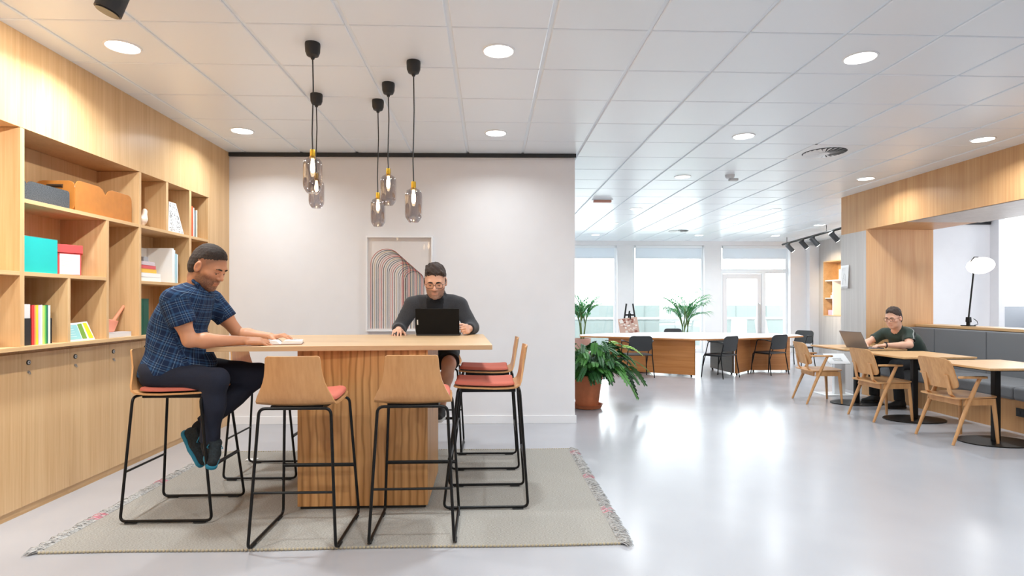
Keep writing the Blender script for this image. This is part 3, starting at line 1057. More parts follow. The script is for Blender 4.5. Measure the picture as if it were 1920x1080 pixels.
# white wedge with black doodles
t = thing('patterned_block', 'white slanted block covered in tiny black doodles, beside the bird figurine', 'ornament', (-2.85, 5.27, 1.955))
out = [(0.0, 0.0), (0.275, 0.0), (0.135, 0.268), (0.02, 0.268)]
q = MB(); q.prism(out, -0.06, 0.0, T=frame_T((0, 0, 0), (0, 1, 0), (0, 0, 1), (1, 0, 0))); q.build('block', 'paper', t, bevel=0.002)
q = MB()
rn = random.Random(9)
for k in range(120):
    v = rn.uniform(0.012, 0.255)
    um = 0.275 - 0.14 * v / 0.268
    u = rn.uniform(0.02 + 0.02 * v, um - 0.02)
    if 0.4 < u / um < 0.52:
        continue
    a, L = rn.uniform(0, 3.1), rn.uniform(0.006, 0.014)
    p = [(0.0012, u + L * math.cos(a + s2) * c2, v + L * math.sin(a + s2) * c2) for s2, c2 in ((0, -0.6), (0.9, 0.1), (0.2, 0.6))]
    q.tube(p, 0.0014, 4)
q.build('doodles', 'black_plastic', t)

# upright books, upper right compartment
g = 'upright books in the top right compartment'
for y, th, h, c, lab in ((5.665, 0.062, 0.295, (214, 96, 56), 'thick orange-red upright book in the top right compartment'), (5.732, 0.02, 0.285, (240, 238, 236), 'thin white upright book beside the orange-red one'),
                     (5.755, 0.026, 0.262, (120, 132, 140), 'thin grey-blue upright book in the top right compartment'), (5.786, 0.024, 0.27, (236, 228, 208), 'thin cream upright book, last of the top right compartment')):
    book_up(y, th, h, 0.2, c, lab, g, xf=-2.86)

# teal box, red hexagonal box
t = thing('storage_box', 'plain teal cube box on the left middle shelf', 'box', (-2.86, 3.652, 1.51))
q = MB(); q.box(-0.27, 0.0, 0.0, 0.315, 0.0, 0.224); q.build('box_body', cm((24, 184, 180), 0.5), t, bevel=0.002)
q = MB(); q.box(-0.271, 0.001, -0.001, 0.316, 0.224, 0.2255); q.build('lid', cm((120, 214, 210), 0.5), t, bevel=0.001)
t = thing('hexagonal_box', 'red hexagonal lidded box with a white printed label, beside the teal box', 'box', (-2.97, 4.132, 1.51), 0)
def hexa(r_, a0=0.0):
    return [(r_ * math.cos(R(a0 + 60 * k)), r_ * math.sin(R(a0 + 60 * k))) for k in range(6)]
q = MB(); q.prism(hexa(0.142, 4), 0.0, 0.175); q.build('box_body', cm((226, 72, 72), 0.5), t, bevel=0.002)
q = MB(); q.prism(hexa(0.153, 4), 0.150, 0.205); q.build('lid', cm((230, 78, 78), 0.5), t, bevel=0.002)
n_ = Vector((math.cos(R(34)), math.sin(R(34)), 0))
# label lies on the face turned to the room
n_ = Vector((math.cos(R(-26)), math.sin(R(-26)), 0)); u_ = Vector((-n_.y, n_.x, 0))
n2 = Vector((math.cos(R(34)), math.sin(R(34)), 0)); u2 = Vector((-n2.y, n2.x, 0))
for nn, uu in ((n_, u_),):
    c_ = nn * (0.142 * math.cos(R(30)) + 0.0008)
    Tl = frame_T(c_, uu, (0, 0, 1), nn)
    q = MB(); q.box(-0.063, 0.063, 0.004, 0.142, 0, 0.001, Tl); q.build('label_sheet', 'paper', t)
    q = MB()
    for k in range(9):
        zz = 0.125 - k * 0.009
        q.box(-0.052, 0.01 + 0.045 * ((k * 7) % 5) / 5, zz, zz + 0.002, 0.001, 0.0016, Tl)
    q.tube([Tl @ Vector((-0.02 + 0.028 * math.cos(a), 0.028 + 0.018 * math.sin(a), 0.0012)) for a in np.linspace(0, 6.2, 14)], 0.0009, 4)
    q.build('label_print', cm((150, 146, 148)), t)

# thin books and magazine file in the lower left compartment
t = thing('magazine_file', 'black magazine file at the left end of the thin colourful books', 'file box', (-2.87, 3.655, 1.055))
q = MB(); q.box(-0.24, 0.0, 0.0, 0.102, 0.0, 0.168); q.build('file_body', 'black_plastic', t, bevel=0.002)
q = MB(); q.box(-0.235, -0.002, 0.004, 0.098, 0.168, 0.256); q.build('magazines', cm((226, 224, 224), 0.7), t, bevel=0.002)
g = 'thin colourful books in the lower left compartment'
y = 3.762
for c, th, h, nm in (((218, 62, 60), 0.022, 0.252, 'red'), ((240, 168, 120), 0.010, 0.25, 'salmon'), ((246, 208, 60), 0.022, 0.252, 'yellow'), ((210, 200, 232), 0.018, 0.25, 'lilac'), ((240, 238, 240), 0.016, 0.252, 'white'),
                 ((196, 220, 120), 0.02, 0.25, 'light green'), ((96, 190, 96), 0.014, 0.25, 'bright green'), ((24, 110, 90), 0.013, 0.252, 'dark green'), ((224, 234, 226), 0.02, 0.25, 'pale mint')):
    book_up(y, th - 0.001, h, 0.2, c, '%s thin upright book in the row beside the black magazine file' % nm, g, xf=-2.87, z=1.055)
    y += th
book_up(y + 0.0005, 0.013, 0.165, 0.2, (20, 20, 22), 'short black thin book ending the colourful row', g, xf=-2.87, z=1.055)

# leaning card
t = thing('leaning_card', 'white card with pale blue, green and yellow bands, leaning in a lower compartment', 'card', (-2.86, 4.075, 1.055))
Tc = Matrix.Rotation(R(-12), 4, 'Y')
out = [(0.0, 0.0), (0.26, 0.0), (0.215, 0.135), (0.0, 0.125)]
A = frame_T((0, 0, 0), (0, 1, 0), (0, 0, 1), (1, 0, 0))
q = MB(); q.prism(out, -0.012, 0, T=Tc @ A); q.build('card_body', 'paper', t, bevel=0.001)
for nm, c, o3 in (('blue_panel', (150, 204, 208), [(0.006, 0.012), (0.125, 0.012), (0.10, 0.116), (0.006, 0.112)]), ('green_band', (118, 158, 62), [(0.133, 0.012), (0.178, 0.012), (0.15, 0.122), (0.108, 0.118)]),
                  ('yellow_band', (240, 216, 40), [(0.20, 0.012), (0.245, 0.012), (0.20, 0.126), (0.165, 0.124)])):
    q = MB(); q.prism(o3, 0.0, 0.0015, T=Tc @ A); q.build(nm, cm(c), t)
q = MB()
for k in range(5):
    q.prism([(0.015, 0.03 + k * 0.017), (0.08 - 0.006 * k, 0.03 + k * 0.017), (0.08 - 0.006 * k, 0.034 + k * 0.017), (0.015, 0.034 + k * 0.017)], 0.0015, 0.002, T=Tc @ A)
q.build('print_lines', cm((200, 226, 228)), t)

# pale book with the pink sculpture
book_flat(-2.86, 4.45, 1.055, 0.31, 0.22, 0.038, (214, 212, 214), 'pale grey book lying under the pink sculpture', 'books lying flat on the shelves')
t = thing('sculpture', 'pink angular bird-like sculpture with a long raised tail', 'sculpture', (-2.95, 4.52, 1.093))
q = MB()
body = [(0.0, 0.0), (0.13, 0.0), (0.185, 0.085), (0.06, 0.105), (0.0, 0.26), (-0.03, 0.12)]
q.prism(body, -0.03, 0.03, T=A)
q.build('body', cm((232, 150, 124), 0.5), t, bevel=0.008)
q = MB(); q.tube([(0, 0.10, 0.03), (0, 0.34, 0.245), (0, 0.375, 0.262)], [0.015, 0.010, 0.007], 12); q.build('tail', cm((232, 156, 122), 0.5), t, smooth=True)
q = MB(); q.tube([(0, -0.015, 0.245), (0, 0.075, 0.262)], [0.02, 0.003], 10); q.build('beak', cm((176, 96, 56), 0.5), t, smooth=True)
q = MB(); q.tube([(0.031, 0.005, 0.15), (0.033, 0.005, 0.15)], 0.022, 14); q.build('eye', cm((160, 98, 66), 0.5), t)

# stack of books and standing books, right middle compartment
g = 'stacked books in the right middle compartment'
z = 1.50
for th, w, dy, c, lab in ((0.036, 0.33, 0.0, (244, 243, 242), 'white book at the bottom of the stack in the right middle compartment'), (0.036, 0.325, 0.0, (240, 240, 240), 'white book second from the bottom of the stack'),
                      (0.034, 0.27, 0.01, (238, 184, 76), 'yellow book in the middle of the stack'), (0.03, 0.25, 0.02, (214, 92, 96), 'rose-red book near the top of the stack'), (0.032, 0.235, 0.02, (206, 190, 196), 'greyish pink book on top of the stack')):
    book_flat(-2.86 - 0.01 * (z > 1.56), 4.85 + dy, z, w, 0.2, th - 0.001, c, lab, g)
    z += th
t = thing('small_box', 'small grey box on top of the book stack', 'box', (-2.90, 5.0, 1.669))
q = MB(); q.box(-0.08, 0, 0, 0.065, 0, 0.04); q.build('box_body', cm((150, 150, 152)), t, bevel=0.002)
g = 'tall standing books in the right middle compartment'
t = thing('large_book', 'large white book standing face out behind the book stack', 'book', (-3.09, 4.95, 1.50))
q = MB(); q.box(-0.025, 0, 0, 0.42, 0, 0.31); q.build('cover', 'paper', t, bevel=0.002)
q = MB()
for k in range(4):
    q.box(0.0005, 0.001, 0.10, 0.2 + 0.02 * (k % 2), 0.26 - 0.014 * k, 0.265 - 0.014 * k)
q.build('title_lines', cm((170, 168, 166)), t)
q = MB(); q.box(0.0005, 0.001, 0.26, 0.36, 0.02, 0.12); q.build('cover_picture', cm((96, 88, 82)), t)
y = 5.378
for th, h, c, nm in ((0.03, 0.315, (244, 244, 244), 'tall white'), (0.022, 0.30, (222, 232, 236), 'pale grey-blue'), (0.026, 0.27, (160, 206, 220), 'light blue'), (0.02, 0.265, (226, 236, 240), 'whitish blue')):
    book_up(y, th - 0.001, h, 0.24, c, '%s upright book right of the face-out white book' % nm, g, xf=-2.87, z=1.50)
    y += th
for k, (c, lab) in enumerate((((14, 96, 72), 'dark green upright binder in the compartment behind the plaid shirt'), ((10, 78, 60), 'deep green upright binder, second behind the plaid shirt'))):
    book_up(4.85 + 0.085 * k, 0.08, 0.30, 0.25, c, lab, 'green binders low on the shelf', xf=-2.87, z=1.055)
t = thing('storage_box', 'white box edge in the lower compartment at the left picture border', 'box', (-2.87, 3.30, 1.055))
q = MB(); q.box(-0.2, 0, 0, 0.215, 0, 0.088); q.build('box_body', 'paper', t, bevel=0.002)

# ------------------------------------------------------------------ framed print on the white wall
def wall_y(x):
    return 6.352 + (0.935 - x) * (6.437 - 6.352) / 4.135
fx0, fx1, fz0, fz1 = -1.338, -0.618, 1.01, 2.045
cx = (fx0 + fx1) / 2
t = thing('framed_print', 'framed print of coloured arching lines on the white wall', 'picture', (cx, wall_y(cx) - 0.001, fz0), -math.atan(0.0850 / 4.135))
w2, h2 = (fx1 - fx0) / 2, fz1 - fz0
q = MB()
for bx in ((-w2, w2, 0, 0.016), (-w2, w2, h2 - 0.016, h2)):
    q.box(bx[0], bx[1], -0.045, 0.0, bx[2], bx[3])
for bx in ((-w2, -w2 + 0.016), (w2 - 0.016, w2)):
    q.box(bx[0], bx[1], -0.045, 0.0, 0.016, h2 - 0.016)
q.build('frame', 'white_trim', t, bevel=0.002)
q = MB(); q.box(-w2 + 0.016, w2 - 0.016, -0.012, -0.002, 0.016, h2 - 0.016); q.build('print', cm((240, 234, 231), 0.7), t)
q = MB(); q.box(-w2 + 0.016, w2 - 0.016, -0.038, -0.036, 0.016, h2 - 0.016); q.build('glazing', glass('picture glass', (0.985, 0.985, 0.985), 0.015, 0.02, 0.08), t)
q = MB()
NA = 20
for i in range(NA):
    f_ = i / (NA - 1)
    xl, xr = 0.065 + 0.52 * f_, 0.545 + 0.32 * f_
    top = 0.865 - 0.235 * f_
    W_, H_ = 2 * w2, h2
    r_ = (xr - xl) * W_ / 2
    c_ = (xl + xr) / 2 * W_ - w2
    zc = top * H_ - r_
    pts = [(xl * W_ - w2, -0.013, 0.03)]
    pts += [(c_ - r_ * math.cos(a), -0.013, zc + r_ * math.sin(a)) for a in np.linspace(0, math.pi, 24)]
    pts += [(xr * W_ - w2, -0.013, 0.03 + 0.25 * (i % 3 == 0))]
    q.cur = (0, 1, 2, 3, 1, 4)[i % 6]
    q.tube(pts, 0.0029, 4)
q.build('arch_lines', [cm((206, 96, 88)), cm((70, 76, 84)), cm((214, 190, 150)), cm((96, 112, 126)), cm((220, 150, 140))], t)

# ================================================================== CAFE SEATING ON THE RIGHT
def cafe_table(label, x, y):
    t = thing('cafe_table', label, 'table', (x, y, 0), 0, 'oak cafe tables along the grey bench')
    q = MB(); q.box(-0.40, 0.40, -0.39, 0.39, 0.722, 0.742); q.build('tabletop', 'oak_cafe', t, bevel=0.003)
    q = MB(); q.box(-0.385, 0.385, -0.375, 0.375, 0.714, 0.722); q.box(-0.15, 0.15, -0.15, 0.15, 0.704, 0.714); q.build('under_plate', 'black_metal', t, bevel=0.002)
    q = MB(); q.box(-0.028, 0.028, -0.028, 0.028, 0.01, 0.706); q.build('column', 'black_metal', t, bevel=0.006)
    q = MB(); q.prism([(0.33 * math.cos(a_), 0.25 * math.sin(a_)) for a_ in np.linspace(0, 2 * math.pi, 24, endpoint=False)], 0.0, 0.010); q.build('base_plate', 'black_metal', t, bevel=0.002)
    return t
tb = cafe_table('square oak cafe table nearest the right picture edge', 4.80, 5.34)
dup(tb, (4.80, 6.40, 0), 0, 'square oak cafe table, middle of the three along the bench')
dup(tb, (4.83, 7.48, 0), 0, 'square oak cafe table the man in the dark green shirt works at')

def armchair(label, loc, rz):
    t = thing('armchair', label, 'chair', loc, rz, 'oak armchairs at the cafe tables')
    for sx in (-1, 1):
        q = MB()
        q.tube([(sx * 0.235, -0.215, 0.0), (sx * 0.232, -0.13, 0.22), (sx * 0.226, -0.045, 0.42), (sx * 0.232, 0.035, 0.60), (sx * 0.236, 0.045, 0.622)], [0.0125, 0.017, 0.021, 0.016, 0.015], 12)
        q.build('rear_leg', 'oak_chair', t, smooth=True)
        q = MB()
        q.tube([(sx * 0.215, 0.235, 0.0), (sx * 0.205, 0.222, 0.22), (sx * 0.195, 0.205, 0.425)], [0.0125, 0.017, 0.020], 12)
        q.build('front_leg', 'oak_chair', t, smooth=True)
        q = MB()
        pr_ = [(-0.165, 0.010), (-0.14, 0.017), (-0.05, 0.0205), (0.04, 0.024), (0.085, 0.024), (0.105, 0.016), (0.11, 0.006)]
        o1 = [(sx * 0.238 + w, y) for y, w in pr_] + [(sx * 0.238 - w, y) for y, w in pr_[::-1]]
        q.prism(o1[::1] if True else o1, 0.618, 0.639)
        q.build('armrest', 'oak_chair', t, bevel=0.006)
        q = MB()
        q.add([(sx * 0.222 - 0.009, -0.105, 0.365), (sx * 0.222 + 0.009, -0.105, 0.365), (sx * 0.2 + 0.009, 0.20, 0.365), (sx * 0.2 - 0.009, 0.20, 0.365),
               (sx * 0.222 - 0.009, -0.085, 0.43), (sx * 0.222 + 0.009, -0.085, 0.43), (sx * 0.2 + 0.009, 0.20, 0.425), (sx * 0.2 - 0.009, 0.20, 0.425)],
              [(3, 2, 1, 0), (4, 5, 6, 7), (0, 1, 5, 4), (1, 2, 6, 5), (2, 3, 7, 6), (3, 0, 4, 7)])
        q.build('side_rail', 'oak_chair', t, bevel=0.002)
        # bent bracket carrying the backrest
        pts = [(sx * 0.15, -0.06, 0.425), (sx * 0.148, -0.13, 0.43), (sx * 0.145, -0.165, 0.46), (sx * 0.14, -0.178, 0.52), (sx * 0.135, -0.20, 0.64)]
        q = MB()
        vs, fs = [], []
        for i, p in enumerate(pts):
            d_ = (Vector(pts[min(i + 1, 4)]) - Vector(pts[max(i - 1, 0)])).normalized()
            n_ = Vector((0, -d_.z, d_.y)) * 0.006
            for dx, s_ in ((-0.022, -1), (0.022, -1), (0.022, 1), (-0.022, 1)):
                vs.append((p[0] + dx, p[1] + n_.y * s_, p[2] + n_.z * s_))
        for i in range(4):
            for k in range(4):
                fs.append((i * 4 + k, i * 4 + (k + 1) % 4, i * 4 + 4 + (k + 1) % 4, i * 4 + 4 + k))
        fs += [(3, 2, 1, 0), (16, 17, 18, 19)]
        q.add(vs, fs); q.build('back_bracket', 'oak_chair', t, bevel=0.0015)
    q = MB(); q.box(-0.19, 0.19, -0.115, -0.095, 0.36, 0.425); q.build('rear_rail', 'oak_chair', t, bevel=0.002)
    q = MB(); q.box(-0.18, 0.18, 0.19, 0.208, 0.375, 0.425); q.build('front_rail', 'oak_chair', t, bevel=0.002)
    q = MB(); q.tube([(-0.205, 0.07, 0.30), (-0.204, 0.2, 0.30)], 0.009, 8); q.tube([(0.205, 0.07, 0.30), (0.204, 0.2, 0.30)], 0.009, 8)
    # seat: moulded plywood, dished
    def sheet(outline_fn, nu, nv, th):
        vs, fs = [], []
        for s_ in (0, 1):
            for j in range(nv + 1):
                for i in range(nu + 1):
                    vs.append(outline_fn(-1 + 2 * i / nu, -1 + 2 * j / nv, s_ * th))
        n1 = nu + 1; m = n1 * (nv + 1)
        for j in range(nv):
            for i in range(nu):
                a = j * n1 + i
                fs.append((a, a + n1, a + n1 + 1, a + 1)); fs.append((m + a, m + a + 1, m + a + n1 + 1, m + a + n1))
        rim = [i for i in range(nu + 1)] + [j * n1 + nu for j in range(1, nv + 1)] + [nv * n1 + i for i in range(nu - 1, -1, -1)] + [j * n1 for j in range(nv - 1, 0, -1)]
        for k in range(len(rim)):
            a, b_ = rim[k], rim[(k + 1) % len(rim)]
            fs.append((a, b_, m + b_, m + a))
        return vs, fs
    def squircle(u, v, e):
        # maps the square to a rounded rectangle
        r_ = max(abs(u), abs(v))
        if r_ < 1e-6:
            return u, v
        k = (abs(u / r_) ** e + abs(v / r_) ** e) ** (-1.0 / e)
        return u * k, v * k
    def seat_fn(u, v, h):
        a, b_ = squircle(u, v, 7)
        w = 0.235 - 0.012 * b_
        return (a * w, 0.03 + b_ * 0.225, 0.432 - 0.014 * (1 - a * a) * (1 - b_ * b_) + 0.006 * b_ + h)
    q = MB(); vs, fs = sheet(seat_fn, 18, 16, 0.011); q.add(vs, fs); q.build('seat', 'oak_seat_top', t, smooth=True)
    def back_fn(u, v, h):
        a, b_ = squircle(u, v, 6)
        x = a * (0.215 - 0.006 * b_)
        zz = 0.655 + b_ * 0.145
        y = -0.205 - 0.045 * b_ + 0.035 * a * a - h
        return (x, y, zz)
    q = MB(); vs, fs = sheet(back_fn, 20, 14, 0.012); q.add(vs, fs); q.build('backrest', 'oak_chair', t, smooth=True)
    return t
ac = armchair('oak armchair nearest the right picture edge, at the nearest cafe table', (4.50, 5.457, 0), R(-90))
dup(ac, (4.455, 6.494, 0), R(-91), 'oak armchair in the middle of the three, before the man in dark green')
dup(ac, (4.37, 7.63, 0), R(-97), 'oak armchair farthest from the camera, left of the laptop table')

# upholstered bench
t = thing('bench', 'long grey upholstered bench with oak base under the portal', 'bench', (5.35, 5.5, 0))
def bb(x0, x1, y0, y1, z0, z1):
    q = MB(); q.box(x0 - 5.35, x1 - 5.35, y0 - 5.5, y1 - 5.5, z0, z1); return q
bb(5.38, 6.16, 2.62, 8.21, 0.0, 0.325).build('base', 'oak_wall', t)
seams_b = [2.62, 3.54, 4.37, 5.20, 6.03, 6.86, 7.687, 8.21]
for a, b_ in zip(seams_b[:-1], seams_b[1:]):
    bb(6.045, 6.17, a + 0.002, b_ - 0.002, 0.44, 0.972).build('back_cushion', 'grey_fabric', t, bevel=0.016, seg=3)
seams_s = [2.62, 3.5, 4.63, 5.75, 6.97, 8.21]
for a, b_ in zip(seams_s[:-1], seams_s[1:]):
    bb(5.345, 6.06, a + 0.002, b_ - 0.002, 0.325, 0.462).build('seat_cushion', 'grey_fabric', t, bevel=0.028, seg=4)
bb(5.372, 5.381, 5.56, 5.74, 0.165, 0.25).build('socket_panel', 'black_plastic', t, bevel=0.003)
q = bb(5.370, 5.373, 5.60, 5.63, 0.195, 0.22)
for y_ in (5.645, 5.69):
    q.box(5.370 - 5.35, 5.373 - 5.35, y_ - 5.5, y_ + 0.03 - 5.5, 0.195, 0.22)
q.build('socket_slots', 'charcoal', t)

# desk lamp on the ledge
t = thing('table_lamp', 'black-stemmed lamp with a glowing white oval globe on the oak ledge', 'lamp', (6.33, 7.46, 1.012))
q = MB(); q.lathe([(0.0, 0.0), (0.082, 0.0), (0.082, 0.012), (0.0, 0.014)], 32); q.build('base', 'black_metal', t, smooth=True)
q = MB(); q.tube([(0, 0, 0.012), (0, 0, 0.05), (0.004, 0, 0.055), (0.004, 0, 0.12)], [0.022, 0.022, 0.034, 0.030], 20); q.build('joint', 'black_metal', t, smooth=True)
q = MB(); q.tube([(0.03, -0.05, 0.10), (0.05, -0.08, 0.07), (0.055, -0.09, 0.03), (0.03, -0.06, 0.013)], 0.004, 8); q.build('cable', 'black_metal', t, smooth=True)
q = MB(); q.tube([(0.006, 0.0, 0.11), (0.072, 0.0, 0.70)], 0.010, 12); q.build('stem', 'black_metal', t, smooth=True)
Tg = Matrix.Translation((0.15, -0.02, 0.80)) @ Matrix.Rotation(R(-12), 4, 'Y')
q = MB(); q.ellipsoid((0, 0, 0), (0.152, 0.152, 0.108), 32, 20, Tg); q.build('globe', 'globe', t, smooth=True)
q = MB(); q.tube([(0.072, 0, 0.70), (0.035, 0, 0.72), (0.015, 0, 0.77), (0.03, -0.01, 0.86), (0.075, -0.01, 0.915), (0.12, -0.02, 0.912)], 0.006, 10); q.build('yoke', 'black_metal', t, smooth=True)

# paper notice on the portal
t = thing('paper_notice', 'white paper notice with a curled corner taped to the grey portal pillar', 'notice', (5.447, 8.71, 1.54))
q = MB()
vs, fs = [], []
for j in range(9):
    for i in range(7):
        y = 0.105 - 0.21 * i / 6
        z = 0.355 * j / 8
        vs.append((-0.004 - 0.02 * max(0, (i - 3) / 3.0) ** 2 * (1.2 - j / 9), y, z))
for j in range(8):
    for i in range(6):
        a = j * 7 + i
        fs.append((a, a + 1, a + 8, a + 7))
q.add(vs, fs)
o = q.build('sheet', 'paper', t, smooth=True)
md = o.modifiers.new('thick', 'SOLIDIFY'); md.thickness = 0.001
q = MB()
def ln(pts, r_=0.0011):
    q.tube([(-0.0055 - 0.02 * max(0, ((0.105 - y) / 0.21 * 6 - 3) / 3.0) ** 2 * (1.2 - z / 0.355 * 8 / 9), y, z) for y, z in pts], r_, 4)
ln([(0.07, 0.30), (0.03, 0.315), (-0.01, 0.31)]); ln([(0.07, 0.285), (0.0, 0.285)])
ln([(0.06, 0.06), (0.05, 0.16), (0.02, 0.23), (-0.015, 0.2), (-0.02, 0.12), (-0.03, 0.05)]); ln([(0.05, 0.16), (-0.02, 0.12)]); ln([(0.08, 0.03), (-0.05, 0.035)])
q.build('drawing', cm((168, 168, 172)), t)

# white stand near the portal foot
t = thing('display_stand', 'short white metal stand with a slanted slotted tray behind the farthest cafe table', 'stand', (5.02, 8.2, 0))
q = MB(); q.box(-0.26, 0.20, -0.14, 0.20, 0.0, 0.012); q.build('foot_plate', 'white_metal', t, bevel=0.003)
q = MB(); q.box(-0.07, 0.09, -0.03, 0.03, 0.012, 0.50); q.build('post', 'white_metal', t, bevel=0.004)
Tt = Matrix.Translation((-0.02, -0.02, 0.52)) @ Matrix.Rotation(R(38), 4, 'X')
q = MB()
q.box(-0.17, 0.14, -0.11, -0.06, -0.004, 0.004, Tt); q.box(-0.17, 0.14, 0.0, 0.10, -0.004, 0.004, Tt); q.box(-0.17, -0.08, -0.06, 0.0, -0.004, 0.004, Tt); q.box(0.05, 0.14, -0.06, 0.0, -0.004, 0.004, Tt)
q.build('tray', 'white_metal', t)

# ================================================================== BACK ROOM
t = thing('long_table', 'long boat-shaped table with oak edge on angled oak panels, before the windows', 'table', (3.65, 10.45, 0))
top = [(1.75, 11.17), (2.15, 10.98), (2.78, 10.65), (3.62, 10.12), (3.87, 10.11), (4.54, 10.30), (5.59, 10.76), (6.08, 11.05), (6.2, 11.5), (5.4, 12.0), (4.4, 12.45), (3.6, 12.45), (2.4, 12.05), (1.8, 11.6)]
top = [(x - 3.65, y - 10.45) for x, y in top]
q = MB(); q.prism(top, 0.655, 0.680); q.build('top_edge', 'oak_panel_h', t, bevel=0.002)
q = MB(); q.prism([(x * 0.997, 0.85 + (y - 0.85) * 0.996) for x, y in top], 0.680, 0.685); q.build('tabletop', plain('pale laminate', (244, 238, 234), 0.22), t)
def panel(a, b_, m='oak_panel_h'):
    a, b_ = Vector((a[0] - 3.65, a[1] - 10.45, 0)), Vector((b_[0] - 3.65, b_[1] - 10.45, 0))
    d_ = (b_ - a); L = d_.length; d_.normalize()
    T = frame_T(a, d_, (-d_.y, d_.x, 0), (0, 0, 1))
    q = MB(); q.box(0, L, -0.02, 0.02, 0.03, 0.655, T)
    p_ = q.build('base_panel', m, t, bevel=0.002)
    q = MB(); q.box(0.05, 0.075, -0.012, 0.012, 0.0, 0.031, T); q.build('foot', 'black_metal', p_)
    q = MB(); q.box(L - 0.075, L - 0.05, -0.012, 0.012, 0.0, 0.031, T); q.build('foot', 'black_metal', p_)
panel((2.30, 11.15), (3.66, 10.24))
panel((2.32, 11.20), (3.30, 11.9))
dark_panel = wood('dark oak desk panel', (92, 76, 62), (116, 98, 82), 'XY', fine=60)  # same panel oak in a darker brown, used on a single panel
panel((4.42, 11.45), (4.47, 10.52), dark_panel)
panel((4.49, 10.46), (4.98, 10.98))
panel((5.0, 10.99), (5.76, 10.96))

def side_chair(label, loc, rz):
    t = thing('side_chair', label, 'chair', loc, rz, 'black shell chairs at the long table')
    for sx in (-1, 1):
        q = MB(); q.tube(fillet([(sx * 0.245, -0.225, 0.0), (sx * 0.225, -0.165, 0.39), (sx * 0.215, -0.19, 0.50), (sx * 0.20, -0.205, 0.60)], 0.05), 0.010, 10); q.build('rear_leg', 'black_metal', t, smooth=True)
        q = MB(); q.tube(fillet([(sx * 0.245, 0.215, 0.0), (sx * 0.225, 0.18, 0.39), (sx * 0.225, -0.16, 0.39)], 0.03), 0.010, 10); q.build('front_leg', 'black_metal', t, smooth=True)
        q = MB(); q.tube(fillet([(sx * 0.235, 0.19, 0.2), (sx * 0.262, 0.06, 0.635), (sx * 0.262, -0.12, 0.645), (sx * 0.20, -0.20, 0.62)], 0.03), 0.009, 10); q.build('arm_frame', 'black_metal', t, smooth=True)
        q = MB(); q.box(sx * 0.262 - 0.016, sx * 0.262 + 0.016, -0.08, 0.075, 0.642, 0.656); q.build('arm_pad', 'black_plastic', t, bevel=0.005)
    q = MB(); q.prism(rounded_rect(0.44, 0.43, 0.07), 0.392, 0.412); q.build('seat', 'charcoal', t, bevel=0.007)
    q = MB()
    vs, fs = [], []
    rr = rounded_rect(0.42, 0.27, 0.07, 5)
    for s_ in (0, 1):
        for x, z in rr:
            vs.append((x, -0.215 - 0.05 * (z / 0.27) + 0.35 * x * x * 1.2 - 0.016 * s_, 0.605 + z))
    n_ = len(rr)
    c0 = len(vs); vs += [(0, -0.215, 0.605), (0, -0.231, 0.605)]
    for i in range(n_):
        j = (i + 1) % n_
        fs += [(i, j, n_ + j, n_ + i), (c0, j, i), (c0 + 1, n_ + i, n_ + j)]
    q.add(vs, fs); q.build('backrest', 'charcoal', t, smooth=True, angle=50)
    return t
ch = side_chair('black shell chair with its back to the camera, left end of the long table', (2.64, 10.33, 0), R(3))
dup(ch, (4.10, 10.20, 0), R(34), 'black shell chair in the table gap before the dark panel')
dup(ch, (5.20, 10.62, 0), R(26), 'black shell chair at the right end of the long table')
dup(ch, (6.42, 11.9, 0), R(115), 'black shell chair beyond the right tip of the long table')
dup(ch, (4.15, 12.75, 0), R(185), 'black shell chair on the window side of the long table')

# plants -------------------------------------------------------------------
LEAF = [plain('leaf dark', (44, 92, 46), 0.45), plain('leaf mid', (70, 128, 52), 0.45), plain('leaf light', (128, 172, 48), 0.45), plain('palm green', (52, 140, 84), 0.4), plain('palm light', (112, 178, 104), 0.4)]
STEM = plain('plant stem', (96, 120, 58), 0.6)

def frond(q, st, base, az, rise, length, nl, lw, ll, rn):
    """arching palm frond: rachis tube into st, leaflets into q"""
    pts = []
    d = Vector((math.cos(az), math.sin(az), 0))
    for k in range(9):
        s_ = k / 8
        pts.append(Vector(base) + d * (length * (0.16 * s_ + 0.34 * s_ ** 2.6)) + Vector((0, 0, length * (rise * s_ - 0.22 * s_ ** 3.0))))
    st.tube(pts, [0.010 - 0.0008 * k for k in range(9)], 6)
    side = Vector((-d.y, d.x, 0))
    for k in range(nl):
        s_ = 0.34 + 0.66 * k / (nl - 1)
        f_ = s_ * 8
        i = min(int(f_), 7)
        p = pts[i].lerp(pts[i + 1], f_ - i)
        tan = (pts[i + 1] - pts[i]).normalized()
        L = ll * (1.0 - 0.5 * abs(s_ - 0.6)) * rn.uniform(0.85, 1.1)
        for sg in (-1, 1):
            dr = (tan * 0.75 + side * sg * 0.75 + Vector((0, 0, rn.uniform(-0.05, 0.3)))).normalized()
            w = dr.cross(Vector((0, 0, 1))).normalized() * lw
            m1 = p + dr * L * 0.45 + Vector((0, 0, 0.01))
            e = p + dr * L + Vector((0, 0, -0.35 * L))
            q.cur = 1 if rn.random() < 0.35 else 0
            q.add([p - w * 0.3, p + w * 0.3, m1 + w, m1 - w, e], [(0, 1, 2, 3), (3, 2, 4)])

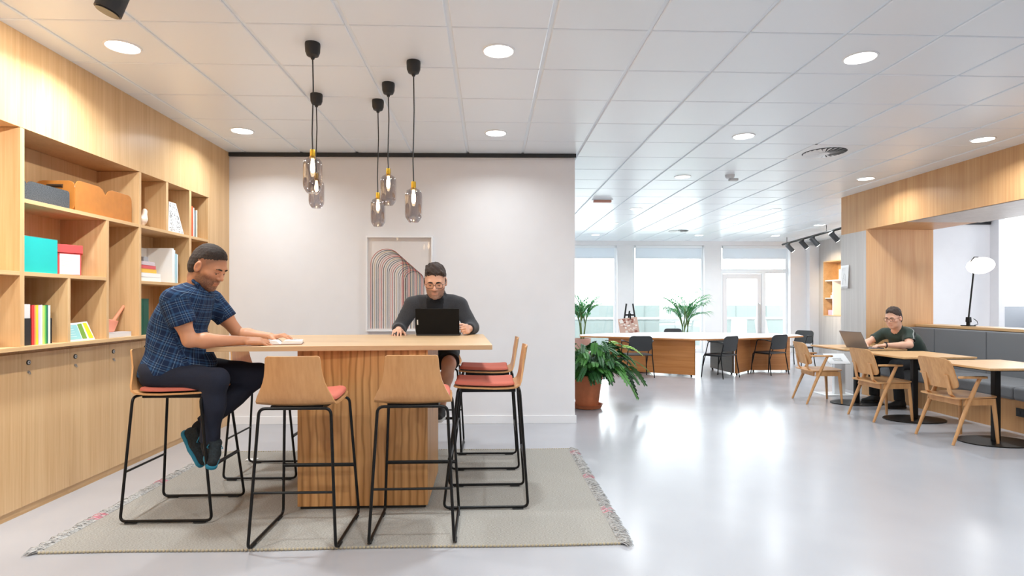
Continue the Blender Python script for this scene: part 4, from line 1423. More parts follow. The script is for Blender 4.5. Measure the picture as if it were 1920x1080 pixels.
def palm(label, loc, trunk_h, nf, length, pot_col, pot_r, pot_h, seed, stems=3):
    rn = random.Random(seed)
    t = thing('potted_palm', label, 'plant', loc, 0, 'potted palms by the windows')
    q = MB(); q.lathe([(0.0, 0.0), (pot_r * 0.75, 0.0), (pot_r, pot_h), (pot_r - 0.02, pot_h), (pot_r - 0.03, pot_h - 0.04)], 32); q.build('pot', pot_col, t, smooth=True)
    q = MB(); q.lathe([(0.0, pot_h - 0.035), (pot_r - 0.025, pot_h - 0.04)], 24); q.build('soil', 'soil', t)
    st, lf = MB(), MB()
    for s_ in range(stems):
        a = 2 * math.pi * s_ / stems
        b0 = Vector((0.03 * math.cos(a), 0.03 * math.sin(a), pot_h - 0.04))
        b1 = Vector((0.07 * math.cos(a), 0.07 * math.sin(a), trunk_h + rn.uniform(-0.08, 0.08)))
        st.tube([b0, b0.lerp(b1, 0.5), b1], [0.018, 0.016, 0.012], 8)
        for k in range(nf // stems):
            az = a + rn.uniform(-1.3, 1.3) + k * 0.7
            frond(lf, st, b1, az, rn.uniform(0.6, 1.15), length * rn.uniform(0.75, 1.1), 14, 0.013, length * 0.36, rn)
    st.build('stem', STEM, t, smooth=True)
    lf.build('foliage', [LEAF[3], LEAF[4]], t)
    return t
palm('potted palm in a pinkish pot beside the end of the white wall', (1.98, 12.4, 0), 0.85, 15, 0.75, plain('pink pot', (206, 160, 146), 0.7), 0.19, 0.56, 11)
palm('potted palm standing before the middle window behind the long table', (4.55, 13.4, 0), 0.72, 15, 0.98, plain('grey pot', (150, 146, 142), 0.7), 0.2, 0.42, 5)

# big philodendron in a terracotta pot
t = thing('potted_philodendron', 'bushy green plant with lobed leaves in a terracotta pot by the white wall end', 'plant', (1.225, 7.28, 0))
q = MB(); q.lathe([(0.0, 0.008), (0.175, 0.008), (0.195, 0.05), (0.20, 0.052), (0.185, 0.05), (0.17, 0.02), (0.0, 0.02)], 40); q.build('saucer', 'terracotta', t, smooth=True, angle=50)
q = MB(); q.lathe([(0.0, 0.02), (0.138, 0.02), (0.185, 0.36), (0.198, 0.365), (0.20, 0.42), (0.185, 0.42), (0.175, 0.37), (0.0, 0.37)], 40); q.build('pot', 'terracotta', t, smooth=True, angle=45)
q = MB(); q.lathe([(0.0, 0.38), (0.172, 0.375)], 24); q.build('soil', 'soil', t)
rn = random.Random(21)
st, lf = MB(), MB()
def lobed_leaf(q, base, az, pitch, L, w, roll, droop):
    d = Vector((math.cos(az) * math.cos(pitch), math.sin(az) * math.cos(pitch), math.sin(pitch)))
    side = d.cross(Vector((0, 0, 1))).normalized()
    side = Matrix.Rotation(roll, 3, d) @ side
    nrm = side.cross(d).normalized()
    mid = []
    n = 7
    for k in range(n + 1):
        s_ = k / n
        mid.append(base + d * (L * s_) + Vector((0, 0, -droop * L * s_ * s_)))
    hw = 0.14 * w
    vs, fs = [], []
    for k in range(n + 1):
        c_ = hw * (1 - 0.75 * k / n)
        vs += [mid[k] - side * c_ + nrm * 0.004, mid[k] + nrm * -0.003, mid[k] + side * c_ + nrm * 0.004]
    for k in range(n):
        a = k * 3
        fs += [(a, a + 1, a + 4, a + 3), (a + 1, a + 2, a + 5, a + 4)]
    q.add(vs, fs)
    for k in range(n):
        s_ = (k + 0.5) / n
        lw = w * (0.55 + 0.75 * math.sin(math.pi * (0.18 + 0.72 * s_))) * 0.62
        tan = (mid[k + 1] - mid[k]).normalized()
        for sg in (-1, 1):
            o_ = (side * sg + tan * (0.25 + 0.7 * s_)).normalized()
            r0, r1 = mid[k] + side * sg * hw * 0.6, mid[k + 1] + side * sg * hw * 0.5
            m_ = (r0 + r1) / 2
            e = m_ + o_ * lw + Vector((0, 0, -0.18 * lw)) + nrm * 0.01
            b0, b1 = r0 + o_ * lw * 0.55 - tan * 0.004, r1 + o_ * lw * 0.55 + tan * 0.006
            q.add([r0, r1, b1, e, b0], [(0, 1, 2, 3, 4)])
cr = Vector((0.05, 0, 0.45))
for k in range(330):
    az = rn.uniform(0, 2 * math.pi)
    el = rn.uniform(-0.15, 1.1)
    rad = rn.uniform(0.10, 0.44)
    tip = cr + Vector((math.cos(az) * math.cos(el) * rad * 1.1, math.sin(az) * math.cos(el) * rad * 1.1, 0.04 + math.sin(el) * rad * 0.95))
    st.tube([cr + Vector((rn.uniform(-.06, .06), rn.uniform(-.06, .06), -0.03)), cr.lerp(tip, 0.55) + Vector((0, 0, 0.05)), tip], [0.006, 0.005, 0.003], 5)
    lf.cur = 0 if rn.random() < 0.62 else 1
    lobed_leaf(lf, tip, az + rn.uniform(-0.5, 0.5), rn.uniform(-0.5, 0.35), rn.uniform(0.11, 0.17), rn.uniform(0.05, 0.075), rn.uniform(-0.5, 0.5), rn.uniform(0.25, 0.8))
for az, el, rad, L, c_, pt in ((-0.10, 0.72, 0.52, 0.25, 2, 0.1), (0.1, 0.95, 0.46, 0.24, 1, 0.2), (-0.2, 0.35, 0.50, 0.27, 2, -0.1), (0.15, 0.12, 0.52, 0.24, 1, -0.5), (-0.6, 0.0, 0.42, 0.24, 1, -0.7), (0.4, 0.5, 0.5, 0.26, 2, -0.2),
                           (-0.35, 0.9, 0.40, 0.24, 1, 0.5), (0.5, 0.85, 0.48, 0.24, 2, 0.4), (-0.9, 0.3, 0.4, 0.22, 1, -0.4), (-0.05, -0.05, 0.46, 0.22, 0, -1.0)):
    tip = cr + Vector((math.cos(az) * math.cos(el) * rad, math.sin(az) * math.cos(el) * rad, math.sin(el) * rad * 0.95))
    st.tube([cr, cr.lerp(tip, 0.5) + Vector((0, 0, 0.07)), tip], [0.007, 0.006, 0.004], 6)
    lf.cur = c_
    lobed_leaf(lf, tip, az, pt, L, 0.085, rn.uniform(-0.4, 0.4), 0.55)
st.build('stem', STEM, t, smooth=True)
lf.build('foliage', LEAF[:3], t)

# easel with a pink collage
t = thing('easel', 'black easel standing before the left window pillar', 'easel', (3.45, 14.2, 0))
for nm, a, b_ in (('leg', (-0.26, 0.0, 0.0), (-0.07, 0.06, 1.30)), ('leg', (0.28, 0.0, 0.0), (0.09, 0.06, 1.30)), ('leg', (0.0, 0.62, 0.0), (0.01, 0.07, 1.12))):
    q = MB(); q.tube([a, b_], 0.02, 4); q.build(nm, 'black_metal', t)
q = MB(); q.box(-0.12, 0.13, 0.03, 0.06, 1.0, 1.04); q.build('crossbar', 'black_metal', t)
q = MB(); q.box(0.0, 0.035, 0.02, 0.05, 0.5, 1.06); q.build('mast', 'black_metal', t)
q = MB(); q.box(-0.26, 0.34, -0.06, 0.04, 0.50, 0.53); q.build('ledge', 'black_metal', t, bevel=0.003)
t = thing('collage_board', 'pinkish brick-patterned collage board standing on the black easel', 'picture', (3.45, 14.2, 0.53))
Tt = Matrix.Rotation(R(-8), 4, 'X') @ Matrix.Rotation(R(-7), 4, 'Y')
q = MB(); q.box(-0.24, 0.24, -0.035, -0.015, 0.03, 0.42, Tt); q.build('board', cm((206, 168, 152)), t)
q = MB()
rn = random.Random(3)
for k in range(46):
    x, z = rn.uniform(-0.22, 0.16), rn.uniform(0.04, 0.37)
    q.cur = rn.randrange(3)
    q.box(x, min(x + rn.uniform(0.02, 0.09), 0.235), -0.0365 - 0.0002 * k, -0.035, z, min(z + rn.uniform(0.015, 0.05), 0.415), Tt)
q.build('paper_pieces', [cm((232, 200, 186)), cm((150, 92, 78)), cm((238, 228, 220))], t)

# things in the niche
q = thing('book', 'large white books in the upper compartment of the far lit niche', 'book', (8.80, 14.12, 1.906), 0)
q2 = MB(); q2.box(0, 0.2, -0.22, 0.22, 0, 0.26); q2.build('covers', 'paper', q, bevel=0.004)
t = thing('niche_shelf', 'oak shelf boards dividing the far lit niche', 'shelf', (8.85, 13.9, 1.0))
for (y0, y1, z0, z1, nm) in ((-0.82, 0.863, 0.875, 0.905, 'shelf'), (0.505, 0.535, 0.006, 0.875, 'divider'), (0.535, 0.863, 0.425, 0.45, 'shelf'), (-0.3, -0.27, 0.006, 0.875, 'divider')):
    q = MB(); q.box(-0.16, 0.17, y0, y1, z0, z1); q.build(nm, 'white_trim', t, bevel=0.002)
t = thing('stacked_figurine', 'small white stepped figurine in the far lit niche', 'figurine', (8.85, 14.60, 1.452))
q = MB(); q.lathe([(0, 0), (0.09, 0), (0.095, 0.06), (0.06, 0.07), (0.07, 0.13), (0.045, 0.14), (0.05, 0.19), (0.02, 0.2), (0.0, 0.24)], 20); q.build('body', 'paper', t, smooth=True, angle=40)
t = thing('storage_box', 'small pink box at the bottom of the far lit niche', 'box', (8.85, 14.6, 1.006))
q = MB(); q.box(-0.1, 0.1, -0.12, 0.12, 0, 0.13); q.build('box_body', cm((232, 190, 214)), t, bevel=0.003)
t = thing('lantern', 'white angular lantern in the far lit niche beside the portal', 'lantern', (8.845, 14.0, 1.007))
q = MB(); q.lathe([(0.07, 0.0), (0.145, 0.22), (0.14, 0.42), (0.09, 0.60), (0.06, 0.62)], 6); q.build('shade', 'paper', t)

# terrace chairs seen through the door
def terrace_chair(label, loc, rz):
    t = thing('terrace_chair', label, 'chair', loc, rz, 'chairs on the terrace')
    gm = cm((196, 208, 204))
    for sx in (-1, 1):
        q = MB(); q.tube([(sx * 0.22, 0.2, 0), (sx * 0.22, 0.18, 0.45), (sx * 0.22, -0.2, 0.43)], 0.014, 8); q.build('leg', gm, t, smooth=True)
        q = MB(); q.tube([(sx * 0.22, -0.26, 0), (sx * 0.22, -0.18, 0.43), (sx * 0.21, -0.27, 0.85)], 0.014, 8); q.build('leg', gm, t, smooth=True)
    q = MB(); q.box(-0.22, 0.22, -0.2, 0.2, 0.43, 0.45); q.build('seat', gm, t, bevel=0.006)
    q = MB(); q.box(-0.21, 0.21, -0.012, 0.012, 0.0, 0.40, Matrix.Translation((0, -0.195, 0.46)) @ Matrix.Rotation(R(11), 4, 'X')); q.build('backrest', gm, t, bevel=0.006)
    return t
tc_ = terrace_chair('pale green terrace chair outside the glazed door, the left one', (7.5, 17.3, -0.05), R(150))
dup(tc_, (8.35, 17.2, -0.05), R(200), 'pale green terrace chair outside the glazed door, the right one')

# ================================================================== PEOPLE: smooth-blended body surfaces
def V3(*a):
    return np.array(a, float)

def _n(v):
    v = np.asarray(v, float)
    return v / (np.linalg.norm(v) + 1e-12)

def cap(a, b, ra, rb, k=0.02, op='add'):
    a, b = np.asarray(a, float), np.asarray(b, float)
    ab = b - a
    L2 = float(ab @ ab) + 1e-12
    def f(P):
        t = np.clip(((P - a) @ ab) / L2, 0, 1)
        return np.linalg.norm(P - a - t[..., None] * ab, axis=-1) - (ra + (rb - ra) * t)
    return dict(f=f, c=(a + b) / 2, r=np.linalg.norm(ab) / 2 + max(ra, rb), k=k, op=op)

def tubecut(a, b, ra, rb, k=0.02, slant=None):
    """tapered limb sleeve that ends flat at b"""
    a, b = np.asarray(a, float), np.asarray(b, float)
    d = _n(b - a) if slant is None else _n(slant)
    e = b + _n(b - a) * 0.05
    p = cap(a, e, ra, rb, k)
    g = p['f']
    p['f'] = lambda P: np.maximum(g(P), (P - b) @ d)
    return p

def ell(c, r, ax=None, k=0.02, op='add'):
    c, r = np.asarray(c, float), np.asarray(r, float)
    A = np.eye(3) if ax is None else np.asarray(ax, float)
    def f(P):
        q = (P - c) @ A.T
        k0 = np.linalg.norm(q / r, axis=-1)
        k1 = np.linalg.norm(q / (r * r), axis=-1)
        return k0 * (k0 - 1.0) / (k1 + 1e-9)
    return dict(f=f, c=c, r=float(r.max()), k=k, op=op)

def rbox(c, hs, rad, ax=None, k=0.01, op='add'):
    c, hs = np.asarray(c, float), np.asarray(hs, float)
    A = np.eye(3) if ax is None else np.asarray(ax, float)
    def f(P):
        q = np.abs((P - c) @ A.T) - (hs - rad)
        return np.linalg.norm(np.maximum(q, 0), axis=-1) + np.minimum(q.max(-1), 0) - rad
    return dict(f=f, c=c, r=float(np.linalg.norm(hs)), k=k, op=op)

def plane_cut(p, n, k=0.004):
    """keeps the side the normal points away from"""
    p, n = np.asarray(p, float), _n(n)
    return dict(f=lambda P: (P - p) @ n, c=p, r=1e9, k=k, op='int')

def smin(a, b, k):
    h = np.maximum(k - np.abs(a - b), 0) / k
    return np.minimum(a, b) - h * h * k * 0.25

def sdf_eval(prims, pts, bc, brad, post=None):
    """pts (nb, m, 3); bc (nb, 3) block centres"""
    v = np.full(pts.shape[:2], 0.3)
    for p in prims:
        if p['op'] == 'int':
            v = -smin(-v, -p['f'](pts), p['k'])
            continue
        sel = np.linalg.norm(bc - p['c'], axis=-1) - p['r'] < brad + 0.05
        if not sel.any():
            continue
        d = p['f'](pts[sel])
        if p['op'] == 'add':
            v[sel] = smin(v[sel], d, p['k'])
        else:
            v[sel] = -smin(-v[sel], d, p['k'])
    if post is not None:
        v = v + post(pts)
    return v

def sdf_mesh(prims, h, post=None):
    N = 8
    B = N * h
    brad = B * 0.87
    adds = [p for p in prims if p['op'] == 'add']
    lo = np.min([p['c'] - p['r'] for p in adds], 0) - 2 * h
    cells = set()
    for p in adds:
        a = np.floor((p['c'] - p['r'] - 0.02 - lo) / B).astype(int)
        b = np.floor((p['c'] + p['r'] + 0.02 - lo) / B).astype(int)
        g = np.stack(np.meshgrid(*[np.arange(a[i], b[i] + 1) for i in range(3)], indexing='ij'), -1).reshape(-1, 3)
        cells.update(map(tuple, g))
    blk = np.array(sorted(cells))
    bc = lo + (blk + 0.5) * B
    vc = sdf_eval(prims, bc[:, None, :], bc, brad, post)[:, 0]
    keep = np.abs(vc) < brad * 1.4 + 0.012
    blk, bc = blk[keep], bc[keep]
    g9 = np.stack(np.meshgrid(*[np.arange(N + 1)] * 3, indexing='ij'), -1).reshape(-1, 3)
    MX = 1 << 20
    def cid(c):
        return (c[..., 0].astype(np.int64) * MX + c[..., 1]) * MX + c[..., 2]
    VID, VP, Q = [], [], []
    corner = np.array([(i, j, k) for i in (0, 1) for j in (0, 1) for k in (0, 1)])
    for s0 in range(0, len(blk), 300):
        bb_ = blk[s0:s0 + 300]
        idx = bb_[:, None, :] * N + g9[None]
        val = sdf_eval(prims, lo + idx * h, bc[s0:s0 + 300], brad, post).reshape(-1, N + 1, N + 1, N + 1)
        cv = np.stack([val[:, i:N + i, j:N + j, k:N + k] for i, j, k in corner], -1)
        neg = (cv < 0).sum(-1)
        act = np.argwhere((neg > 0) & (neg < 8))
        if len(act):
            c8 = cv[act[:, 0], act[:, 1], act[:, 2], act[:, 3]]
            acc, cnt = np.zeros((len(act), 3)), np.zeros(len(act))
            for a in range(8):
                for b in range(a + 1, 8):
                    if np.abs(corner[a] - corner[b]).sum() != 1:
                        continue
                    x = (c8[:, a] < 0) != (c8[:, b] < 0)
                    t = np.where(x, c8[:, a] / (c8[:, a] - c8[:, b] + 1e-12), 0)
                    acc += np.where(x[:, None], corner[a] + t[:, None] * (corner[b] - corner[a]), 0)
                    cnt += x
            base = bb_[act[:, 0]] * N + act[:, 1:]
            VID.append(cid(base))
            VP.append(lo + (base + acc / cnt[:, None]) * h)
        for ax in range(3):
            sl0 = [slice(0, N)] * 3
            sl1 = [slice(0, N)] * 3
            sl1[ax] = slice(1, N + 1)
            v0, v1 = val[(slice(None), *sl0)], val[(slice(None), *sl1)]
            e = np.argwhere((v0 < 0) != (v1 < 0))
            if not len(e):
                continue
            flip = v0[e[:, 0], e[:, 1], e[:, 2], e[:, 3]] < 0
            gi = bb_[e[:, 0]] * N + e[:, 1:]
            u, w = (ax + 1) % 3, (ax + 2) % 3
            eu, ew = np.eye(3, dtype=int)[u], np.eye(3, dtype=int)[w]
            q = np.stack([cid(gi - eu - ew), cid(gi - ew), cid(gi), cid(gi - eu)], -1)
            q[~flip] = q[~flip][:, ::-1]
            Q.append(q)
    vid, vp = np.concatenate(VID), np.concatenate(VP)
    o = np.argsort(vid)
    vid, vp = vid[o], vp[o]
    Q = np.concatenate(Q)
    k = np.clip(np.searchsorted(vid, Q), 0, len(vid) - 1)
    ok = (vid[k] == Q).all(1)
    return vp, k[ok]

def sdf_object(name, prims, h, mat, parent, base, post=None, attrs=None):
    vp, q = sdf_mesh(prims, h, post)
    me = bpy.data.meshes.new(name)
    me.vertices.add(len(vp))
    me.vertices.foreach_set('co', (vp - base).ravel())
    me.loops.add(q.size)
    me.loops.foreach_set('vertex_index', q.ravel().astype(np.int32))
    me.polygons.add(len(q))
    me.polygons.foreach_set('loop_start', np.arange(0, q.size, 4, dtype=np.int32))
    me.polygons.foreach_set('loop_total', np.full(len(q), 4, dtype=np.int32))
    me.polygons.foreach_set('use_smooth', [True] * len(q))
    me.update(calc_edges=True)
    me.validate()
    for m in (mat if isinstance(mat, list) else [mat]):
        me.materials.append(m)
    for an, fn in (attrs or {}).items():
        a = fn(vp)
        at = me.attributes.new(an, 'FLOAT_VECTOR', 'POINT')
        at.data.foreach_set('vector', np.asarray(a, np.float32).ravel())
    o = bpy.data.objects.new(name, me)
    COL.objects.link(o)
    o.parent = parent
    return o

def wrinkle(amp, seed=0, f=26.0):
    r_ = np.random.RandomState(seed)
    D = r_.normal(size=(7, 3)); D /= np.linalg.norm(D, axis=1)[:, None]
    ph = r_.uniform(0, 6.28, 7)
    fr = f * r_.uniform(0.6, 1.8, 7)
    def g(P):
        w = P + 0.012 * np.sin(17 * P[..., [1, 2, 0]] + 1.3)
        s_ = 0
        for d, p_, q_ in zip(D, ph, fr):
            s_ = s_ + np.sin((w @ d) * q_ + p_)
        return amp * s_ / 3.0
    return g

def skin_mat(name, col):
    k = NT(name)
    at = k.n('ShaderNodeAttribute', attribute_name='tone')
    sep = k.n('ShaderNodeSeparateXYZ')
    k.l(at.outputs['Vector'], sep.inputs[0])
    b0 = lin(col)
    dark = (b0[0] * 0.10, b0[1] * 0.11, b0[2] * 0.13, 1)
    red = (b0[0] * 0.86, b0[1] * 0.62, b0[2] * 0.60, 1)
    c = k.mix(sep.outputs[0], rgba(col), dark)
    c = k.mix(sep.outputs[1], c, red)
    k.l(c, k.b.inputs['Base Color'])
    k.b.inputs['Roughness'].default_value = 0.5
    k.b.inputs['Subsurface Weight'].default_value = 0.08
    k.b.inputs['Subsurface Radius'].default_value = (0.012, 0.005, 0.003)
    return k.m

def head_axes(fwd, pitch, roll=0.0):
    """rows: local x (right to left of the face), y forward, z up"""
    f = _n([fwd[0], fwd[1], 0])
    side = np.cross(f, [0, 0, 1.0])          # the person's right
    y = f * math.cos(pitch) + np.array([0, 0, -math.sin(pitch)])
    z = np.cross(side, y)
    if roll:
        side, z = side * math.cos(roll) + z * math.sin(roll), z * math.cos(roll) - side * math.sin(roll)
    return np.stack([side, y, z])

def head_prims(C, A, s, wide=1.0):
    C = np.asarray(C, float)
    def w(p):
        return C + s * (np.asarray(p, float) @ A)
    def E(p, r, k=0.02, op='add', rot=None):
        ax = A if rot is None else rot @ A
        return ell(w(p), np.asarray(r) * s, ax, k * s, op)
    def Cp(a, b, ra, rb, k=0.01, op='add'):
        return cap(w(a), w(b), ra * s, rb * s, k * s, op)
    L = [E((0, -.012, .042), (.076, .097, .086)), E((0, .025, -.012), (.068 * wide, .070, .088), .03), E((0, .040, -.070), (.056 * wide, .047, .042), .03),
         E((0, .076, -.098), (.024, .018, .017), .02),
         Cp((-.034, .080, .026), (.034, .080, .026), .0125, .0125, .016),
         E((-.046, .056, -.018), (.022, .022, .018), .02), E((.046, .056, -.018), (.022, .022, .018), .02),
         E((-.033, .096, .008), (.015, .013, .010), .010, 'sub'), E((.033, .096, .008), (.015, .013, .010), .010, 'sub'),
         E((-.032, .0775, .004), (.0145, .0115, .011), .004), E((.032, .0775, .004), (.0145, .0115, .011), .004),
         Cp((-.0415, .0895, -.001), (-.0235, .0930, -.001), .0050, .0050, .002, 'sub'), Cp((.0415, .0895, -.001), (.0235, .0930, -.001), .0050, .0050, .002, 'sub'),
         Cp((0, .088, .014), (0, .108, -.024), .0075, .0115, .010), E((-.013, .099, -.029), (.0085, .010, .008), .006), E((.013, .099, -.029), (.0085, .010, .008), .006),
         E((0, .086, -.058), (.024, .012, .007), .006), E((0, .085, -.0705), (.020, .011, .0075), .006),
         Cp((-.020, .095, -.0643), (.020, .095, -.0643), .0022, .0022, .003, 'sub'),
         E((0, .094, -.046), (.004, .004, .008), .006, 'sub')]
    for sx in (-1, 1):
        L += [E((sx * .078, -.006, -.004), (.010, .021, .033), .008), E((sx * .086, .000, .0), (.007, .011, .020), .005, 'sub')]
    L += [cap(w((0, -.024, -.03)), w((0, -.026, -.09)), .054 * s, .055 * s, .03 * s)]
    return L, w

def hair_prims(C, A, s, thick, top, front=0.078, drop=1.0):
    C = np.asarray(C, float)
    def w(p):
        return C + s * (np.asarray(p, float) @ A)
    L = [ell(w((0, -.014, .044)), np.array((.076 + thick, .097 + thick, .086 + thick)) * s, A, .02), ell(w((0, -.036, -.004)), np.array((.0715 + thick * .8, .082 + thick, .092)) * s, A, .02),
         ell(w((0, -.005, .088)), np.array((.060 + top * .5, .075 + top * .4, .040 + top)) * s, A, .02)]
    # front of the hairline and the line round the ears to the nape
    n1 = np.array((0, 1.0, -0.8)) @ A
    L.append(plane_cut(w((0, front, .088)), n1, .008))
    n2 = np.array((0, .62, -.78)) @ A
    L.append(plane_cut(w((0, .030, -.010)), n2, .01))
    for sx in (-1, 1):
        L.append(ell(w((sx * .085, .004, -.008)), np.array((.022, .024, .038)) * s, A, .006, 'sub'))
    return L

def hand_prims(wr, d, n, thumb_side, s=1.0, curl=(0.5, 0.55, 0.6, 0.65), thumb=(0.35, 0.5), spread=0.06, flat=0.0):
    """wr wrist point, d pointing to the knuckles, n the back of the hand, thumb_side +1/-1 along d x n"""
    d, n = _n(d), np.asarray(n, float)
    n = _n(n - d * (n @ d))
    sd = np.cross(d, n) * thumb_side
    wr = np.asarray(wr, float)
    A = np.stack([sd, d, n])
    L = [rbox(wr + d * .052 * s, np.array((.040, .048, .0135)) * s, .012 * s, A, .012), cap(wr + d * .02 * s + sd * .022 * s - n * .006 * s, wr + d * .06 * s + sd * .030 * s - n * .008 * s, .015 * s, .013 * s, .012)]
    for i, (o_, ln, r_) in enumerate(((.029, .074, .0088), (.0098, .082, .0090), (-.0098, .076, .0086), (-.028, .060, .0078))):
        b = wr + (d * (.094 - .004 * abs(i - 1)) + sd * o_) * s
        ang = 0.0
        dirn = _n(d + sd * spread * (1.2 - 0.9 * i))
        p = b
        seg = (ln * .44, ln * .32, ln * .26)
        for j in range(3):
            ang += curl[i] * (0.9, 1.0, 0.7)[j]
            q = p + (dirn * math.cos(ang) - n * math.sin(ang)) * seg[j] * s
            L.append(cap(p, q, r_ * (1 - .08 * j) * s, r_ * (.94 - .09 * j) * s, .004 if j else .008))
            p = q
    b = wr + (d * .022 + sd * .030 - n * .006) * s
    a1, a2 = thumb
    d1 = _n(d * math.cos(.75) + sd * math.sin(.75) - n * a1)
    p1 = b + d1 * .040 * s
    d2 = _n(d * math.cos(.35) + sd * math.sin(.35) - n * (a1 + a2 * .6))
    p2 = p1 + d2 * .032 * s
    d3 = _n(d * math.cos(.1) + sd * math.sin(.1) - n * (a1 + a2))
    p3 = p2 + d3 * .026 * s
    L += [cap(b, p1, .0135 * s, .0110 * s, .010), cap(p1, p2, .0108 * s, .0095 * s, .003), cap(p2, p3, .0097 * s, .0082 * s, .003)]
    return L

def arm_prims(sh, el, wr, s=1.0):
    sh, el, wr = map(lambda v: np.asarray(v, float), (sh, el, wr))
    f = el + (wr - el) * .28
    return [cap(sh, sh + (el - sh) * .5, .052 * s, .049 * s, .03), cap(sh + (el - sh) * .45, el, .049 * s, .040 * s, .03), cap(el, f, .040 * s, .043 * s, .02), cap(f, wr, .043 * s, .0275 * s, .03)]

def leg_prims(hp, kn, an, s=1.0):
    hp, kn, an = map(lambda v: np.asarray(v, float), (hp, kn, an))
    c = kn + (an - kn) * .3
    return [cap(hp, kn, .085 * s, .058 * s, .04), cap(kn, c, .055 * s, .054 * s, .03), cap(c, an, .054 * s, .038 * s, .03)]

def torso_prims(pel, che, nek, lat, fw, grow=0.0, k=0.05, s=1.0):
    """pelvis centre, chest centre, neck base; lat lateral unit, fw forward unit"""
    pel, che, nek = map(lambda v: np.asarray(v, float), (pel, che, nek))
    up1, up2 = _n(che - pel), _n(nek - che)
    def ax(up):
        f = _n(np.asarray(fw) - up * (np.asarray(fw) @ up))
        return np.stack([_n(np.cross(f, up)), f, up])
    mid = (pel + che) / 2
    g = grow
    return [ell(pel, np.array((.175 + g, .130 + g, .125 + g)) * s, ax(up1), k), ell(mid, np.array((.160 + g, .122 + g, .17 + g)) * s, ax(up1), k),
            ell(che, np.array((.178 + g, .128 + g, .19 + g)) * s, ax(up2), k), ell(nek - up2 * .075, np.array((.165 + g, .085 + g, .065 + g)) * s, ax(up2), k)]

def eyes(parent, base, w, s, gaze=(0, 0.75, -0.65)):
    dk = cm((36, 28, 24), 0.25)
    for sx in (-1, 1):
        c = w((sx * .032, .0760, .0)) - base
        q = MB(); q.ellipsoid((0, 0, 0), (.0112 * s,) * 3, 14, 10, Matrix.Translation(c)); e = q.build('eye', cm((196, 184, 174), 0.3), parent, smooth=True)
        g = w((sx * .032, .0760 + .0062, -.0022)) - base
        q = MB(); q.ellipsoid((0, 0, 0), (.0064 * s,) * 3, 12, 8, Matrix.Translation(g)); q.build('iris', dk, e, smooth=True)

def brows(parent, base, w, s, col, th=.0045, inner=.027):
    for sx in (-1, 1):
        q = MB()
        q.tube([w((sx * .012, .0962, inner - .002)) - base, w((sx * .022, .0960, inner + .0005)) - base, w((sx * .034, .0932, inner + .002)) - base, w((sx * .047, .0835, inner - .002)) - base], [th * .7 * s, th * s, th * .8 * s, th * .5 * s], 8)
        q.build('eyebrow', cm(col, 0.9), parent, smooth=True)

def glasses(parent, base, w, s, col):
    t_ = MB()
    for sx in (-1, 1):
        c = np.array((sx * .033, .1035, .002))
        pts = []
        for x, z in rounded_rect(.054, .036, .014, 4):
            pts.append(w(c + np.array((x, -0.12 * x * sx * (1 if x * sx > 0 else 0.2), z))) - base)
        t_.tube(pts, (.0016 * s), 6, closed=True)
        t_.tube([w((sx * .060, .099, .010)) - base, w((sx * .079, .075, .012)) - base, w((sx * .083, .0, .016)) - base, w((sx * .082, -.022, .0)) - base], (.0016 * s), 6)
    t_.tube([w((-.007, .1045, .006)) - base, w((0, .108, .009)) - base, w((.007, .1045, .006)) - base], (.0015 * s), 6)
    return t_.build('glasses', cm(col, 0.35), parent, smooth=True)

def tone_fn(C, A, s, beard=0.0, moustache=True, blush=0.25, fade=0.35, front=.078):
    C = np.asarray(C, float)
    def fn(P):
        q = ((P - C) @ A.T) / s
        x, y, z = q[:, 0], q[:, 1], q[:, 2]
        near = (np.linalg.norm(q, axis=1) < .19)
        jaw = 1 / (1 + np.exp(-( -0.036 - z - 0.55 * np.maximum(0, .05 - y) * 0.6 + 0.20 * np.abs(x) ) / .006))
        jaw *= 1 / (1 + np.exp(-(y + .012) / .008)) * (z > -.125)
        if moustache:
            jaw = np.maximum(jaw, np.exp(-((z + .047) / .007) ** 2) * (np.abs(x) < .03) * (y > .07))
        lips = np.exp(-((z + .0645) / .0095) ** 2) * (np.abs(x) < .023) * (y > .076)
        jaw = jaw * (1 - lips)
        n_ = np.random.RandomState(2).uniform(.6, 1.0, len(P))
        mouth = np.exp(-((z + .0643) / .0022) ** 2) * (np.abs(x) < .021) * (y > .07)
        lash = np.exp(-((z - .0035) / .0022) ** 2) * (np.abs(np.abs(x) - .032) < .013) * (y > .06)
        h1, h2 = (.62 * (y - .030) - .78 * (z + .010)), ((y - front) - .8 * (z - .088))
        hd = np.maximum(h1, h2)
        side = fade * np.exp(-np.maximum(hd, 0) / .020) * (z > -.10) * (np.abs(x) < .0775)
        b_ = np.maximum.reduce([beard * jaw * n_, .6 * mouth, .7 * lash, side]) * near
        r_ = np.clip(lips * .55 + blush * (np.exp(-((np.abs(x) - .047) / .02) ** 2 - ((z + .02) / .02) ** 2) * (y > .03) + np.exp(-((z + .024) / .012) ** 2) * (np.abs(x) < .016) * (y > .09)
                     + .8 * (np.abs(x) > .072)), 0, 1) * near
        return np.stack([b_, r_, np.zeros_like(b_)], 1)
    return fn

